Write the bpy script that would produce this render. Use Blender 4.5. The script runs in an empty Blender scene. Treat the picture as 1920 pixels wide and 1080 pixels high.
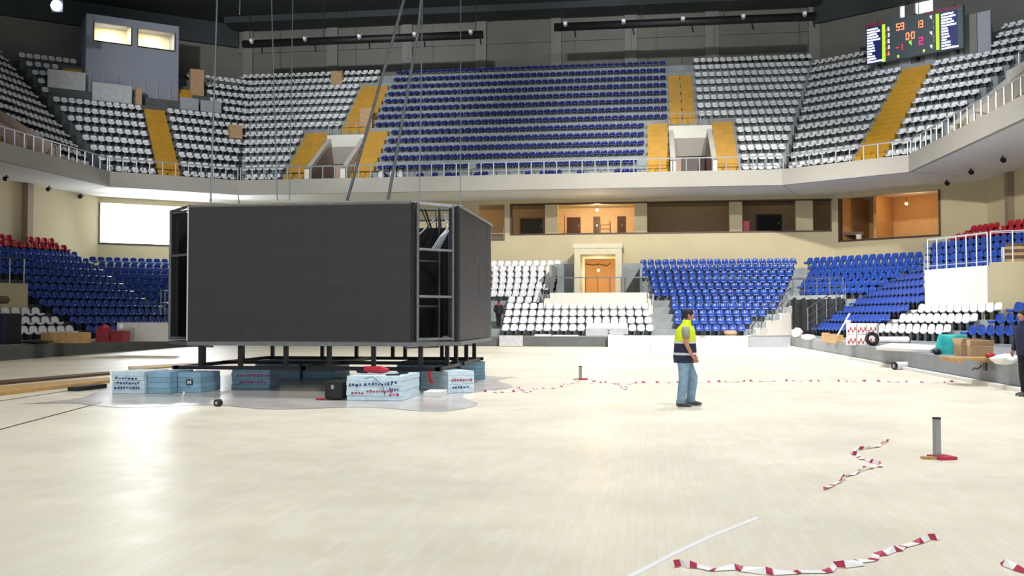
import bpy, bmesh, math, random
import numpy as np
from mathutils import Vector, Matrix
random.seed(7)
C = bpy.context.scene.collection
R = math.radians
# ------------------------------------------------------------------ camera, world, lights, exposure
YAW = R(7.9); PITCH = math.atan(54/1800); CAMH = 1.62
cam_d = bpy.data.cameras.new('camera'); cam_d.sensor_width = 36.0; cam_d.lens = 36.0*1800/1920
cam_d.clip_start = 0.1; cam_d.clip_end = 300
cam = bpy.data.objects.new('camera', cam_d); C.objects.link(cam)
cam.location = (0, 0, CAMH); cam.rotation_euler = (R(90)+PITCH, 0, YAW)
sc = bpy.context.scene; sc.camera = cam
sc.view_settings.view_transform = 'Standard'; sc.view_settings.look = 'None'
sc.view_settings.gamma = 1.0; sc.view_settings.use_curve_mapping = False
sc.view_settings.exposure = 0.0
wd = bpy.data.worlds.new('world'); sc.world = wd; wd.use_nodes = True
wd.node_tree.nodes['Background'].inputs[0].default_value = (0.86, 0.93, 1.0, 1)
wd.node_tree.nodes['Background'].inputs[1].default_value = 1.0
def light(name, kind, loc, energy, color=(1,1,1), size=0.3, aim=None, spread=None, size_y=None, angle=None, blend=0.6):
    l = bpy.data.lights.new(name, kind); l.energy = energy; l.color = color
    if kind == 'AREA':
        l.size = size
        if size_y: l.shape = 'RECTANGLE'; l.size_y = size_y
        if spread: l.spread = R(spread)
    else:
        l.shadow_soft_size = size
        if kind == 'SPOT': l.spot_size = R(angle); l.spot_blend = blend
    o = bpy.data.objects.new(name, l); C.objects.link(o); o.location = loc
    if aim is not None:
        o.rotation_euler = (Vector(aim)-Vector(loc)).to_track_quat('-Z', 'Y').to_euler()
    return o
# floodlights of the hall, hung over the playing floor
FLOOD = [(-1, 10, .9), (7, 10, .85), (-1, 26, 1.1), (7, 28, 1.2), (-1, 42, 1.0), (7, 43, 1.2), (-17, 10, .35), (-17, 28, .22), (-10, 40, .6)]
for x, y, k in FLOOD:
    light('hall_floodlight', 'SPOT', (x, y, 23.5), 11200*k, (.95, .97, 1) if x > -5 else (1, .95, .84), .7, (x, y, 0), angle=95, blend=.9)
light('stand_fill', 'SPOT', (10, 30, 22), 52000, (1, .97, .92), .5, (2.0, 56, 3), angle=60, blend=.8)  # added spot that brightens the far stand
light('corner_fill', 'SPOT', (-14, 12, 17), 60000, (1, .98, .95), .5, (16, 54, 2.8), angle=28, blend=.8)  # added spot that brightens the right corner wall and seats
for gx_, e_ in ((-22, 1.25), (-8, 1), (6, .95)): light('gallery_fill', 'SPOT', (gx_, 8, 21), 40000*e_, (.95, .98, 1), .6, (gx_*1.2, 69, 16.5), angle=32, blend=.7)  # added spots that lift the dim upper stands from the front
light('roof_glow_fill', 'SPOT', (2, 40, 23), 15000, (.88, .95, 1), .6, (25, 62, 19), angle=48, blend=.9)  # added mid-hall spot, stands in for roof window glow on the wall
# daylight through the big opening on the left
light('window_daylight', 'AREA', (-31.9, 62.0, 8.0), 900, (.9, .96, 1), 6.5, (-20, 45, 2), size_y=2.6)
def px_az(px): return math.atan((px-960)/1800)-YAW
_c, _s, _cp, _sp = math.cos(YAW), math.sin(YAW), math.cos(PITCH), math.sin(PITCH)
_R = Vector((_c, _s, 0)); _F = Vector((-_s*_cp, _c*_cp, _sp)); _U = Vector((_s*_sp, -_c*_sp, _cp))
def at(px, py, z=None, y=None, x=None):            # point of the hall seen at a photo pixel, on a given plane
    r = _F+_R*((px-960)/1800)+_U*((540-py)/1800)
    t = (z-CAMH)/r.z if z is not None else (y/r.y if y is not None else x/r.x)
    return Vector((0, 0, CAMH))+r*t
def proj(p):
    q = Vector(p)-Vector((0, 0, CAMH)); d = q.dot(_F)
    return 960+1800*q.dot(_R)/d, 540-1800*q.dot(_U)/d, d
def X(px, y): return y*math.tan(px_az(px))
# ------------------------------------------------------------------ materials
def s2l(h):
    h = h.lstrip('#'); v = [int(h[i:i+2], 16)/255 for i in (0, 2, 4)]
    return tuple(((c+.055)/1.055)**2.4 if c > .04045 else c/12.92 for c in v)
MATS = {}
def mat(name, hexc, rough=.6, metal=0, var=.12, scale=3.0, emit=0, bump=0, spec=.5, detail=4, alpha=1):
    m = bpy.data.materials.new(name); m.use_nodes = True; nt = m.node_tree; N = nt.nodes; L = nt.links
    b = N['Principled BSDF']; col = s2l(hexc)
    b.inputs['Roughness'].default_value = rough; b.inputs['Metallic'].default_value = metal
    b.inputs['Specular IOR Level'].default_value = spec
    tc = N.new('ShaderNodeTexCoord'); nz = N.new('ShaderNodeTexNoise')
    nz.inputs['Scale'].default_value = scale; nz.inputs['Detail'].default_value = detail
    L.new(tc.outputs['Object'], nz.inputs['Vector'])
    mr = N.new('ShaderNodeMapRange'); mr.inputs[1].default_value = .3; mr.inputs[2].default_value = .7
    mr.inputs[3].default_value = 1-var; mr.inputs[4].default_value = 1+var
    L.new(nz.outputs['Fac'], mr.inputs[0])
    mx = N.new('ShaderNodeVectorMath'); mx.operation = 'SCALE'; mx.inputs[0].default_value = col
    L.new(mr.outputs[0], mx.inputs['Scale']); L.new(mx.outputs[0], b.inputs['Base Color'])
    if bump:
        bp = N.new('ShaderNodeBump'); bp.inputs['Strength'].default_value = bump; bp.inputs['Distance'].default_value = .02
        L.new(nz.outputs['Fac'], bp.inputs['Height']); L.new(bp.outputs[0], b.inputs['Normal'])
    if emit:
        b.inputs['Emission Color'].default_value = (*col, 1); b.inputs['Emission Strength'].default_value = emit
    if alpha < 1: b.inputs['Alpha'].default_value = alpha
    MATS[name] = m; return m
mat('cream', '#c6b995', .8, var=.04, scale=.6)
mat('cream_white', '#e6e2d6', .75, var=.03, scale=1)
mat('fascia', '#aeaaa0', .75, var=.03, scale=.5)
mat('soffit', '#f3f0ea', .8, var=.03, scale=.4)
mat('concrete', '#959b9c', .85, var=.14, scale=1.5, bump=.2)
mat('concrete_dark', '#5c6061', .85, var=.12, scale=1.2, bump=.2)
mat('bench_grey', '#8d9094', .6, var=.12, scale=.8)
mat('roof_dark', '#3d4244', .9, var=.2, scale=.3)
mat('upper_wall', '#77766f', .85, var=.06, scale=.5)
mat('upper_pillar', '#868580', .85, var=.04)
mat('black', '#141516', .55, var=.2)
mat('black_steel', '#1c1b1d', .45, metal=.3, var=.2)
mat('steel', '#9fa3a6', .32, metal=.9, var=.08)
mat('steel_light', '#c9ccd0', .4, metal=.5, var=.05)
mat('truss_steel', '#77797a', .45, metal=.7, var=.15, scale=8)
mat('yellow', '#c08e10', .6, var=.1, scale=2)
mat('white_plastic', '#eeeef0', .35, var=.03, scale=2)
mat('blue_plastic', '#264aa2', .3, var=.08, scale=2)
mat('blue_plastic_dim', '#232f78', .35, var=.08, scale=2)  # same blue seats, colour darkened for the dim gallery
mat('red_plastic', '#b3122b', .3, var=.08, scale=2)
mat('bracket', '#26282b', .5, metal=.4)
mat('screen', '#2a2926', .5, var=.1, scale=1.2)
mat('screen_back', '#101113', .7)
mat('booth', '#9298a6', .7, var=.03, scale=.5)
mat('booth_pleat', '#a3a5ad', .7, var=.05)
mat('room_cream', '#efe4bd', .8, var=.04)
mat('room_orange', '#d2a368', .8, var=.06)
mat('corridor_wall', '#dcc199', .8, var=.05)
mat('glass', '#dfe8ee', .05, alpha=.12)
mat('bracket_grey', '#6f7476', .7)
mat('booth_edge', '#3a3d4e', .6)
mat('door_brown', '#4a3226', .5, var=.15)
mat('door_grey', '#4b4a45', .5, var=.1)
mat('pink_frame', '#e3b8a0', .6)
mat('wood', '#c19a5f', .6, var=.2, scale=5)
mat('wood_dark', '#5d452f', .6, var=.25, scale=4)
mat('cardboard', '#bd9a72', .8, var=.12, scale=4)
mat('bulb', '#ffc48a', .5, emit=60)
mat('bulb_yellow', '#ffd03a', .5, emit=40)
mat('daylight', '#f4f9ff', .5, emit=5.0)
mat('daylight_dim', '#eef4ff', .5, emit=2.2)
mat('flood_lens', '#d8e6ff', .4, emit=30)
mat('foam_blue', '#8fb6cf', .65, var=.12, scale=6)
mat('foam_white', '#cfe3ec', .55, var=.12, scale=9)
mat('foam_side', '#86abbd', .65, var=.12, scale=6)
mat('print_pink', '#b23b62', .6)
mat('print_navy', '#31487c', .6)
mat('plastic_film', '#c5bfb8', .22, var=.16, scale=1.4, bump=.3)
mat('board_white', '#e3e0da', .6, var=.05)
mat('sheet_metal', '#c3c4c6', .45, metal=.2, var=.12, scale=4)
mat('red', '#b5182a', .45, var=.12)
mat('red_tape', '#b02a48', .5)
mat('white_tape', '#f1efec', .5)
mat('black_fabric', '#1b1c1e', .75, var=.35, scale=3, bump=.5)
mat('teal_cloth', '#2fb7b5', .7, var=.25, scale=4)
mat('white_bag', '#eceae5', .6, var=.1, scale=5, bump=.6)
mat('rubber', '#19191a', .6)
mat('navy_cloth', '#20233f', .8, var=.2, scale=12)
mat('dark_cloth', '#17181d', .8, var=.2, scale=9)
mat('hi_vis', '#dcf000', .6, var=.06, scale=10)
mat('reflective', '#cfd2d6', .35)
mat('jeans', '#7f9bb2', .85, var=.18, scale=10)
mat('tshirt', '#8f9486', .85, var=.1, scale=10)
mat('skin', '#b98068', .55, var=.06, scale=14)
mat('hair', '#1f1a18', .7, var=.3, scale=30)
mat('eye', '#e9e6e2', .3); mat('iris', '#2a1c14', .3); mat('lips', '#8d4f45', .5)
mat('shoe', '#4a4b4e', .6, var=.3, scale=20)
mat('sole', '#d9d6d0', .6)
mat('line_white', '#f4f3f0', .3, var=.03)
mat('gap_dark', '#4a3a2c', .8)
mat('led_panel', '#4a555a', .4, var=.05)
mat('led_navy', '#1b2766', .4, emit=.25)
mat('led_white', '#f4f6ff', .4, emit=1.5)
mat('led_green', '#a8ff2a', .4, emit=1.3)
mat('led_orange', '#ff8a5a', .4, emit=1.5)
mat('led_red', '#ff2f4a', .4, emit=1.3)
mat('led_magenta', '#f0207a', .4, emit=1.2)
mat('maroon', '#8c3243', .5)
mat('clear_film', '#f3f3f3', .2, alpha=.55)
mat('gallery_floor_grey', '#6f7476', .85, var=.1)
mat('corridor_floor', '#6a5c4c', .6)
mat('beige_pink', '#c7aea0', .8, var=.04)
mat('portal_wall', '#d8b88f', .8, var=.05)
mat('pillar_brown', '#93826c', .8, var=.05)
mat('portal_cream', '#ddd4b6', .75, var=.03)
mat('box_red', '#98303c', .6, var=.15)
def floor_material():
    m = bpy.data.materials.new('parquet'); m.use_nodes = True; nt = m.node_tree; N = nt.nodes; L = nt.links
    b = N['Principled BSDF']
    tc = N.new('ShaderNodeTexCoord'); mp = N.new('ShaderNodeMapping'); mp.inputs['Rotation'].default_value = (0, 0, R(90))
    L.new(tc.outputs['Object'], mp.inputs['Vector'])
    br = N.new('ShaderNodeTexBrick'); br.inputs['Color1'].default_value = (*s2l('#e6dfcc'), 1); br.inputs['Color2'].default_value = (*s2l('#e2d9c2'), 1)
    br.inputs['Mortar'].default_value = (*s2l('#d2c5a8'), 1); br.inputs['Scale'].default_value = 1
    br.inputs['Mortar Size'].default_value = .0012; br.inputs['Brick Width'].default_value = .42; br.inputs['Row Height'].default_value = .07
    br.offset = .37
    L.new(mp.outputs[0], br.inputs['Vector'])
    nz = N.new('ShaderNodeTexNoise'); nz.inputs['Scale'].default_value = .5; nz.inputs['Detail'].default_value = 6
    L.new(tc.outputs['Object'], nz.inputs['Vector'])
    mr = N.new('ShaderNodeMapRange'); mr.inputs[1].default_value = .3; mr.inputs[2].default_value = .7; mr.inputs[3].default_value = .9; mr.inputs[4].default_value = 1.1
    L.new(nz.outputs['Fac'], mr.inputs[0])
    mx = N.new('ShaderNodeVectorMath'); mx.operation = 'SCALE'
    L.new(br.outputs['Color'], mx.inputs[0]); L.new(mr.outputs[0], mx.inputs['Scale']); L.new(mx.outputs[0], b.inputs['Base Color'])
    n2 = N.new('ShaderNodeTexNoise'); n2.inputs['Scale'].default_value = 2.5; L.new(tc.outputs['Object'], n2.inputs['Vector'])
    m2 = N.new('ShaderNodeMapRange'); m2.inputs[3].default_value = .28; m2.inputs[4].default_value = .5
    L.new(n2.outputs['Fac'], m2.inputs[0]); L.new(m2.outputs[0], b.inputs['Roughness'])
    bp = N.new('ShaderNodeBump'); bp.inputs['Strength'].default_value = .15; bp.inputs['Distance'].default_value = .01
    L.new(n2.outputs['Fac'], bp.inputs['Height']); L.new(bp.outputs[0], b.inputs['Normal'])
    MATS['parquet'] = m
floor_material()
# ------------------------------------------------------------------ mesh helpers
class MB:
    def __init__(s): s.v = []; s.f = []; s.m = []
    def add(s, verts, faces, mi=0):
        o = len(s.v); s.v += [tuple(p) for p in verts]; s.f += [tuple(i+o for i in f) for f in faces]; s.m += [mi]*len(faces); return s
    def hexa(s, p, mi=0):                           # 8 corners: bottom ring 0-3, top ring 4-7
        return s.add(p, [(3, 2, 1, 0), (4, 5, 6, 7), (0, 1, 5, 4), (1, 2, 6, 5), (2, 3, 7, 6), (3, 0, 4, 7)], mi)
    def box(s, a, b, mi=0):
        (x0, y0, z0), (x1, y1, z1) = a, b
        x0, x1 = sorted((x0, x1)); y0, y1 = sorted((y0, y1)); z0, z1 = sorted((z0, z1))
        return s.hexa([(x0, y0, z0), (x1, y0, z0), (x1, y1, z0), (x0, y1, z0), (x0, y0, z1), (x1, y0, z1), (x1, y1, z1), (x0, y1, z1)], mi)
    def prism(s, poly, z0, z1, mi=0):
        n = len(poly)
        a = sum(poly[i][0]*poly[(i+1) % n][1]-poly[(i+1) % n][0]*poly[i][1] for i in range(n))
        if a < 0: poly = poly[::-1]
        v = [(p[0], p[1], z0) for p in poly]+[(p[0], p[1], z1) for p in poly]
        return s.add(v, [tuple(range(n-1, -1, -1)), tuple(range(n, 2*n))]+[(i, (i+1) % n, n+(i+1) % n, n+i) for i in range(n)], mi)
    def slab(s, p0, p1, t, z0, z1, mi=0):           # upright wall between two plan points, thickness t to the left of p0->p1
        d = Vector((p1[0]-p0[0], p1[1]-p0[1])).normalized(); n = Vector((-d.y, d.x))*t
        return s.prism([p0[:2], p1[:2], (p1[0]+n.x, p1[1]+n.y), (p0[0]+n.x, p0[1]+n.y)], z0, z1, mi)
    def tube(s, p0, p1, r, n=6, mi=0, r1=None):
        return s.path([p0, p1], [r, r if r1 is None else r1], n, mi)
    def path(s, pts, r, n=6, mi=0, ry=None):
        pts = [Vector(p) for p in pts]; k = len(pts)
        rr = r if isinstance(r, (list, tuple)) else [r]*k
        ry = rr if ry is None else ry
        rings = []; prev = None
        for i, p in enumerate(pts):
            d = (pts[min(i+1, k-1)]-pts[max(i-1, 0)]).normalized()
            if prev is None:
                a = Vector((0, 1, 0)) if abs(d.y) < .9 else Vector((1, 0, 0))
                u = (a-d*a.dot(d)).normalized()
            else: u = (prev-d*prev.dot(d)).normalized()
            prev = u; w = u.cross(d)
            rings.append([p+u*(math.cos(2*math.pi*j/n)*rr[i])+w*(math.sin(2*math.pi*j/n)*ry[i]) for j in range(n)])
        v = [q for ring in rings for q in ring]; f = []
        for i in range(k-1):
            for j in range(n):
                f.append((i*n+j, (i+1)*n+j, (i+1)*n+(j+1) % n, i*n+(j+1) % n))
        f.append(tuple(range(n))); f.append(tuple(reversed(range((k-1)*n, k*n))))
        return s.add(v, f, mi)
    def ball(s, c, r, n=8, m=6, mi=0):
        rx, ry, rz = r if isinstance(r, (tuple, list)) else (r, r, r)
        v = [(c[0], c[1], c[2]-rz)]
        for i in range(1, m):
            t = math.pi*i/m
            for j in range(n):
                p = 2*math.pi*j/n; v.append((c[0]+rx*math.sin(t)*math.cos(p), c[1]+ry*math.sin(t)*math.sin(p), c[2]-rz*math.cos(t)))
        v.append((c[0], c[1], c[2]+rz)); f = [(0, 1+(j+1) % n, 1+j) for j in range(n)]
        for i in range(m-2):
            for j in range(n):
                a = 1+i*n+j; b2 = 1+i*n+(j+1) % n; f.append((a, b2, b2+n, a+n))
        l = len(v)-1; f += [(1+(m-2)*n+j, 1+(m-2)*n+(j+1) % n, l) for j in range(n)]
        return s.add(v, f, mi)
    def mesh(s, name, mats, smooth=False):
        me = bpy.data.meshes.new(name); me.from_pydata(s.v, [], s.f)
        for m in (mats if isinstance(mats, (list, tuple)) else [mats]): me.materials.append(MATS[m])
        me.polygons.foreach_set('material_index', s.m)
        if smooth: me.polygons.foreach_set('use_smooth', [True]*len(s.f))
        me.update(); return me
    def build(s, name, mats, parent=None, smooth=False):
        return link(name, s.mesh(name, mats, smooth), parent)
def link(name, me, parent=None, loc=(0, 0, 0), rz=0):
    o = bpy.data.objects.new(name, me); C.objects.link(o); o.location = loc; o.rotation_euler = (0, 0, rz)
    if parent is not None: o.parent = parent
    return o
def tag(o, label=None, cat=None, group=None, kind=None):
    if label: o['label'] = label
    if cat: o['category'] = cat
    if group: o['group'] = group
    if kind: o['kind'] = kind
    return o
def struct(o, label=None): 
    o['kind'] = 'structure'
    if label: o['label'] = label
    return o
def thing(name, label, cat, loc=(0, 0, 0), rz=0, group=None):
    return tag(link(name, None, None, loc, rz), label, cat, group)
V2 = lambda *a: Vector(a)
def bevel(o, w=.01, seg=2):
    m = o.modifiers.new('bevel', 'BEVEL'); m.width = w; m.segments = seg; m.limit_method = 'ANGLE'; return o
ORD = ['', 'first', 'second', 'third', 'fourth', 'fifth', 'sixth', 'seventh', 'eighth', 'ninth', 'tenth', 'eleventh', 'twelfth', 'thirteenth', 'fourteenth', 'fifteenth', 'sixteenth', 'seventeenth', 'eighteenth', 'nineteenth', 'twentieth']
def ordn(n):
    if n <= 20: return ORD[n]
    return '%d%s' % (n, {1: 'st', 2: 'nd', 3: 'rd'}.get(n % 10, 'th'))
# ------------------------------------------------------------------ large structure
CREAM, CONC = 'cream', 'concrete'
fl = MB().box((-48, -8, -.15), (36, 80, 0)).build('floor', 'parquet'); struct(fl)
ZP = .55                                            # height of the platform in front of the stands
pl = MB()
pl.prism([(-24.2, 52.3), (7.6, 52.3), (7.6, 58), (-24.2, 58)], 0.001, ZP)
pl.prism([(7.6, 53.7), (8.4, 4), (26, 4), (26, 60), (7.6, 60)], 0.001, ZP)
struct(MB().prism([(-25.1, 53), (-23.4, 32), (-22.4, 14), (-44, 14), (-44, 60), (-25.1, 60)], 0.001, ZP).build('stand_platform', 'concrete_dark'), 'grey platform along the left of the floor, darkened partly for shade')  # darker grey than the right platform, partly standing in for shade
struct(pl.build('stand_platform', 'bench_grey'), 'grey concrete platform edging the playing floor')
tr = MB().slab((7.56, 53.6), (8.36, 4), -.16, 0.001, .09)
struct(tr.build('trim_1', 'board_white'), 'pale strip along the foot of the right platform')
struct(MB().box((-24, 52.22, .001), (X(1140, 52.2), 52.3, .53)).build('trim_2', 'concrete_dark'), 'dark grey face of the far platform')
cw = MB().box((X(1140, 52), 51.9, 0.001), (X(1401, 52), 52.3, .62))
struct(cw.build('wall_platform', 'cream_white'), 'low cream wall in front of the far stand')
class Sec:
    def __init__(s, name, A, d, n, D, rise, z0, N, uL, uR, cuts=()):
        s.name = name; s.A = Vector(A); s.d = Vector(d).normalized(); s.n = Vector(n).normalized()
        s.D, s.rise, s.z0, s.N, s.uL, s.uR, s.cuts = D, rise, z0, N, uL, uR, cuts
    def p(s, u, v, z=0): q = s.A+s.d*u+s.n*v; return Vector((q.x, q.y, z))
    def z(s, k): return s.z0+s.rise*k
    def segs(s, k):
        out = [('L', 'R')]
        for (a, b, k0, k1) in s.cuts:
            if k0 <= k <= k1:
                l = out.pop()
                out += [(l[0], a), (b, l[1])]
        return [q for q in out if q[0] is not None and q[1] is not None]
    def e(s, w, v): return s.uL(v) if w == 'L' else s.uR(v) if w == 'R' else w
    def u_px(s, px, v):
        t = math.tan(px_az(px)); a = s.A+s.n*v          # (a.x+u dx) = t (a.y+u dy)
        return (t*a.y-a.x)/(s.d.x-t*s.d.y)
    def box(s, mb, u0, u1, v0, v1, z0, z1, mi=0):
        return mb.prism([s.p(u0, v0)[:2], s.p(u1, v0)[:2], s.p(u1, v1)[:2], s.p(u0, v1)[:2]], z0, z1, mi)
    def terrace(s, label, m=CONC, ks=None, base=None):
        r = struct(link('seating_terrace', None), label)
        for k in (ks or range(s.N)):
            v0, v1 = k*s.D, (k+1)*s.D+(.05 if k < s.N-1 else 0)
            for (a, b) in s.segs(k):
                zb = base if base is not None and k == 0 else s.z(k)-s.rise-.12
                mb = MB().prism([s.p(s.e(a, v0), v0)[:2], s.p(s.e(b, v0), v0)[:2], s.p(s.e(b, v1), v1)[:2], s.p(s.e(a, v1), v1)[:2]], zb, s.z(k))
                mb.build('step', m, r)
        return r
    def stair(s, u0, u1, k0, k1, label, m='yellow', group=None, name='stair_flight'):
        mb = MB()
        for k in range(k0, k1+1):
            z = s.z(k)
            s.box(mb, u0, u1, k*s.D-.03, (k+.5)*s.D, z-s.rise*.45, z+.04)
            s.box(mb, u0, u1, (k+.5)*s.D-.03, (k+1)*s.D, z-.05, z+s.rise*.5+.04)
        return tag(mb.build(name, m), label, 'stairs', group)
# lower bowl
xr0, xr1 = X(1020, 58.5), X(1222, 58.5); xq0, xq1 = X(1037, 61), X(1200, 61)
B0 = Sec('far centre', (0, 54.8), (1, 0), (0, 1), .9, .425, .5, 11, lambda v: -22.9-.37*v, lambda v: float(np.interp(v, [0, .9, 1.8, 2.7, 3.6, 4.5, 9.9], [5.4, 6.15, 6.8, 7.7, 8.5, 8.95, 10.0])), [(xr0, xr1, 4, 5), (xq0, xq1, 6, 10)])
n1 = Vector((.7071, .7071)); D1 = Sec('right corner', Vector((9.9, 64.5))-n1*9.5, (1, -1), (1, 1), .9, .425, .5, 11, lambda v: .2-.03*v, lambda v: float(np.interp(v, [3.6, 9.5], [8.0, 9.9])))
n2 = Vector((-.7071, .7071)); D2 = Sec('left corner', Vector((-26.4, 64.5))-n2*9.5, (-1, -1), (-1, 1), .9, .425, .5, 11, lambda v: -.2, lambda v: float(np.interp(v, [2.7, 9.5], [9.2, 12.4])))
nS = Vector((.94, .342)).normalized()
S1 = Sec('right side', Vector((10.3, 45.3))-nS*.5, (.342, -.94), (.94, .342), .85, .44, .62, 13, None, lambda v: 16)
_kk = [S1.u_px(px, k*.85+.5)-.15 for k, px in enumerate((1641, 1680, 1715, 1738, 1738, 1738, 1738, 1738, 1738, 1738, 1738, 1738, 1738))]
S1.uL = lambda v: float(np.interp(v, [k*.85+.42 for k in range(13)], _kk))
nB = Vector((math.cos(R(9)), math.sin(R(9))))
S3 = Sec('right blue side', Vector((10.1, 45.8))-nB*.5, (nB.y, -nB.x), nB, .85, .44, .62, 13, lambda v: max(-9.6, -7.4-.55*v), None)
_kb = [S3.u_px(px, k*.85+.5)+.1 for k, px in enumerate((1630, 1672, 1708, 1737, 1738, 1738, 1738, 1738, 1738, 1738, 1738, 1738, 1738))]
S3.uR = lambda v: float(np.interp(v, [k*.85+.42 for k in range(13)], _kb))
bL, bR = S1.u_px(1738, 2.6), S1.u_px(1856, 2.6)
S1.cuts = [(bL, bR+3, 3, 6)]
nT = Vector((-.94, .342)).normalized()
S2 = Sec('left side', Vector((-26.8, 45.3))-nT*.5, (-.342, -.94), (-.94, .342), 1.0, .44, .5, 13, lambda v: -6.1, lambda v: 16)
cL = S2.u_px(49, 3.1); S2.cuts = [(cL, 16.1, 3, 6)]
B0.terrace('grey concrete steps of the far centre stand', base=.3)
D1.terrace('grey concrete steps of the right corner stand', ks=range(5, 11))
D2.terrace('grey concrete steps of the left corner stand', ks=range(3, 11))
S1.terrace('grey concrete steps of the right side stand', base=.5)
S3.terrace('grey concrete steps of the blue rows beside the corner tunnel', base=.5)
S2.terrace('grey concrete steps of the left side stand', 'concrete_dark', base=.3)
wk = MB(); wk.prism([(-38, 52), (-34, 57), (-26.6, 65), (xq0-.15, 65), (xq0-.15, 66.49), (-29, 66.49), (-37.5, 60.6), (-41, 50)], 4.3, 4.75).prism([(xq1+.15, 65), (10, 65), (17, 57.5), (20, 48), (24, 48), (22, 60.6), (12.6, 66.49), (xq1+.15, 66.49)], 4.3, 4.75)
struct(wk.build('stand_walkway', CONC), 'concrete walkway behind the lower stands')
# landing and portal in the far stand
ld = MB().box((xr0, 58.4, 1.5), (xr1, 60.3, 2.2)).box((xq0, 60.2, 1.5), (xq1, 66.4, 2.2))
struct(ld.build('portal_landing', CONC), 'concrete landing in front of the far doorway')
rb = MB().box((xq0-.2, 63.8, 2.2), (X(1076, 63.8), 64.0, 5.15)).box((X(1165, 63.8), 63.8, 2.1), (xq1+.2, 64.0, 5.15))
rb.box((xq0-.15, 60.2, 1.9), (xq0, 64, 4.9)).box((xq1, 60.2, 1.9), (xq1+.15, 64, 4.9)).box((xr0-.15, 58.4, 1.9), (xr0, 60.3, 3.0)).box((xr1, 58.4, 1.9), (xr1+.15, 60.3, 3.0))
struct(rb.build('wall_landing', 'concrete'), 'grey concrete walls beside the landing')
pp = MB().box((X(1031, 58.2), 58.19, 1.7), (X(1217, 58.2), 58.38, 3.08)).box((X(1019, 58.2), 58.17, 1.7), (X(1032, 58.2), 58.37, 2.75)).box((X(1216, 58.2), 58.17, 1.7), (X(1224, 58.2), 58.37, 2.7))
struct(pp.build('wall_parapet', 'cream_white'), 'white parapet below the far doorway')
pa, pb, oa, ob = X(1077, 62), X(1166, 62), X(1088, 62), X(1154, 62)
po = MB().box((pa, 62, 2.15), (oa, 66.48, 5.65)).box((ob, 62, 2.15), (pb, 66.48, 5.65)).box((pa, 62, 5.65), (pb, 66.48, 6.05)).box((pa-.06, 61.95, 6.05), (pb+.06, 66.48, 6.35))
struct(po.build('door_1', 'portal_cream'), 'cream portal framing the lit far doorway')
rm = MB().box((oa-.8, 69.9, 2.1), (ob+.8, 70.1, 6.0)).box((oa-.9, 66.7, 2.1), (oa-.7, 70, 6.0)).box((ob+.7, 66.7, 2.1), (ob+.9, 70, 6.0)).box((oa-.9, 66.7, 5.9), (ob+.9, 70, 6.1)).box((oa-.9, 66.3, 2.0), (ob+.9, 70, 2.15))
struct(rm.build('wall_portal_room', 'portal_wall'), 'orange lit passage behind the far doorway')
# back wall of the lower bowl with its gallery of openings
YB = 66.5
o1a, o1b, o2a, o2b = X(897, YB), X(946, YB), X(957, YB), X(1561, YB)
wb = MB()
wb.box((-29.1, YB, 4.2), (o1a, YB+.35, 9.9)).box((o1a, YB, 4.2), (o1b, YB+.35, 6.95)).box((o1b, YB, 4.2), (o2a, YB+.35, 9.9))
wb.box((o2a, YB, 4.2), (pa+.1, YB+.35, 6.0)).box((pb-.1, YB, 4.2), (o2b, YB+.35, 6.0)).box((o2a, YB, 6.0), (o2b, YB+.35, 7.35)).box((o2b, YB, 4.2), (12.6, YB+.35, 9.9))
wb.box((o1a, YB, 9.5), (o1b, YB+.35, 9.9)).box((o2a, YB, 9.52), (o2b, YB+.35, 9.9))
wob = struct(wb.build('wall_back', CREAM))
for a, b in ((1022, 1046), (1190, 1214), (1369, 1393), (1494, 1526)):
    MB().box((X(a, YB), YB+.03, 7.3), (X(b, YB), YB+.5, 9.6)).build('pillar', CREAM, wob)
si = MB().box((o2a, YB-.06, 7.33), (o2b, YB+.4, 7.42)).box((o2a, YB-.05, 9.44), (o2b, YB+.4, 9.54)).box((o2a-.02, YB-.05, 7.33), (o2a+.1, YB+.4, 9.5))
si.build('sill', 'door_brown', wob)
st = MB()
YC = 71.5
st.box((-14, YC, 7.2), (14.5, YC+.2, 9.9))
struct(st.build('wall_corridor', 'corridor_wall'), 'warm lit back wall of the upper corridor')
struct(MB().box((-14, YB+.3, 7.1), (14.5, YC, 7.32)).build('corridor_floor', 'corridor_floor'), 'floor of the upper corridor')
struct(MB().box((-14, YB+.35, 9.72), (14.5, YC, 9.9)).build('ceiling_corridor', 'cream'), 'ceiling of the upper corridor')
pt = MB()
for px in (1033, 1203, 1381, 1508): pt.box((X(px, YC)-.1, YB+1.9, 7.3), (X(px, YC)+.1, YC, 9.75))
struct(pt.build('wall_partition', 'corridor_wall'), 'partitions across the upper corridor')
def door(n, x0, x1, z0, z1, y, label, leaf='door_brown', frame='door_grey'):
    r = struct(link('door_%d' % n, None, None, (0, 0, 0)), label)
    MB().box((x0-.12, y-.1, z0), (x0, y+.02, z1+.12)).box((x1, y-.1, z0), (x1+.12, y+.02, z1+.12)).box((x0, y-.1, z1), (x1, y+.02, z1+.12)).build('door_frame', frame, r)
    MB().box((x0, y-.06, z0), (x1, y-.01, z1)).build('door_leaf', leaf, r)
    MB().box((x1-.16, y-.1, z0+1.0), (x1-.1, y-.05, z0+1.16)).build('door_handle', 'steel', r)
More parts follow.
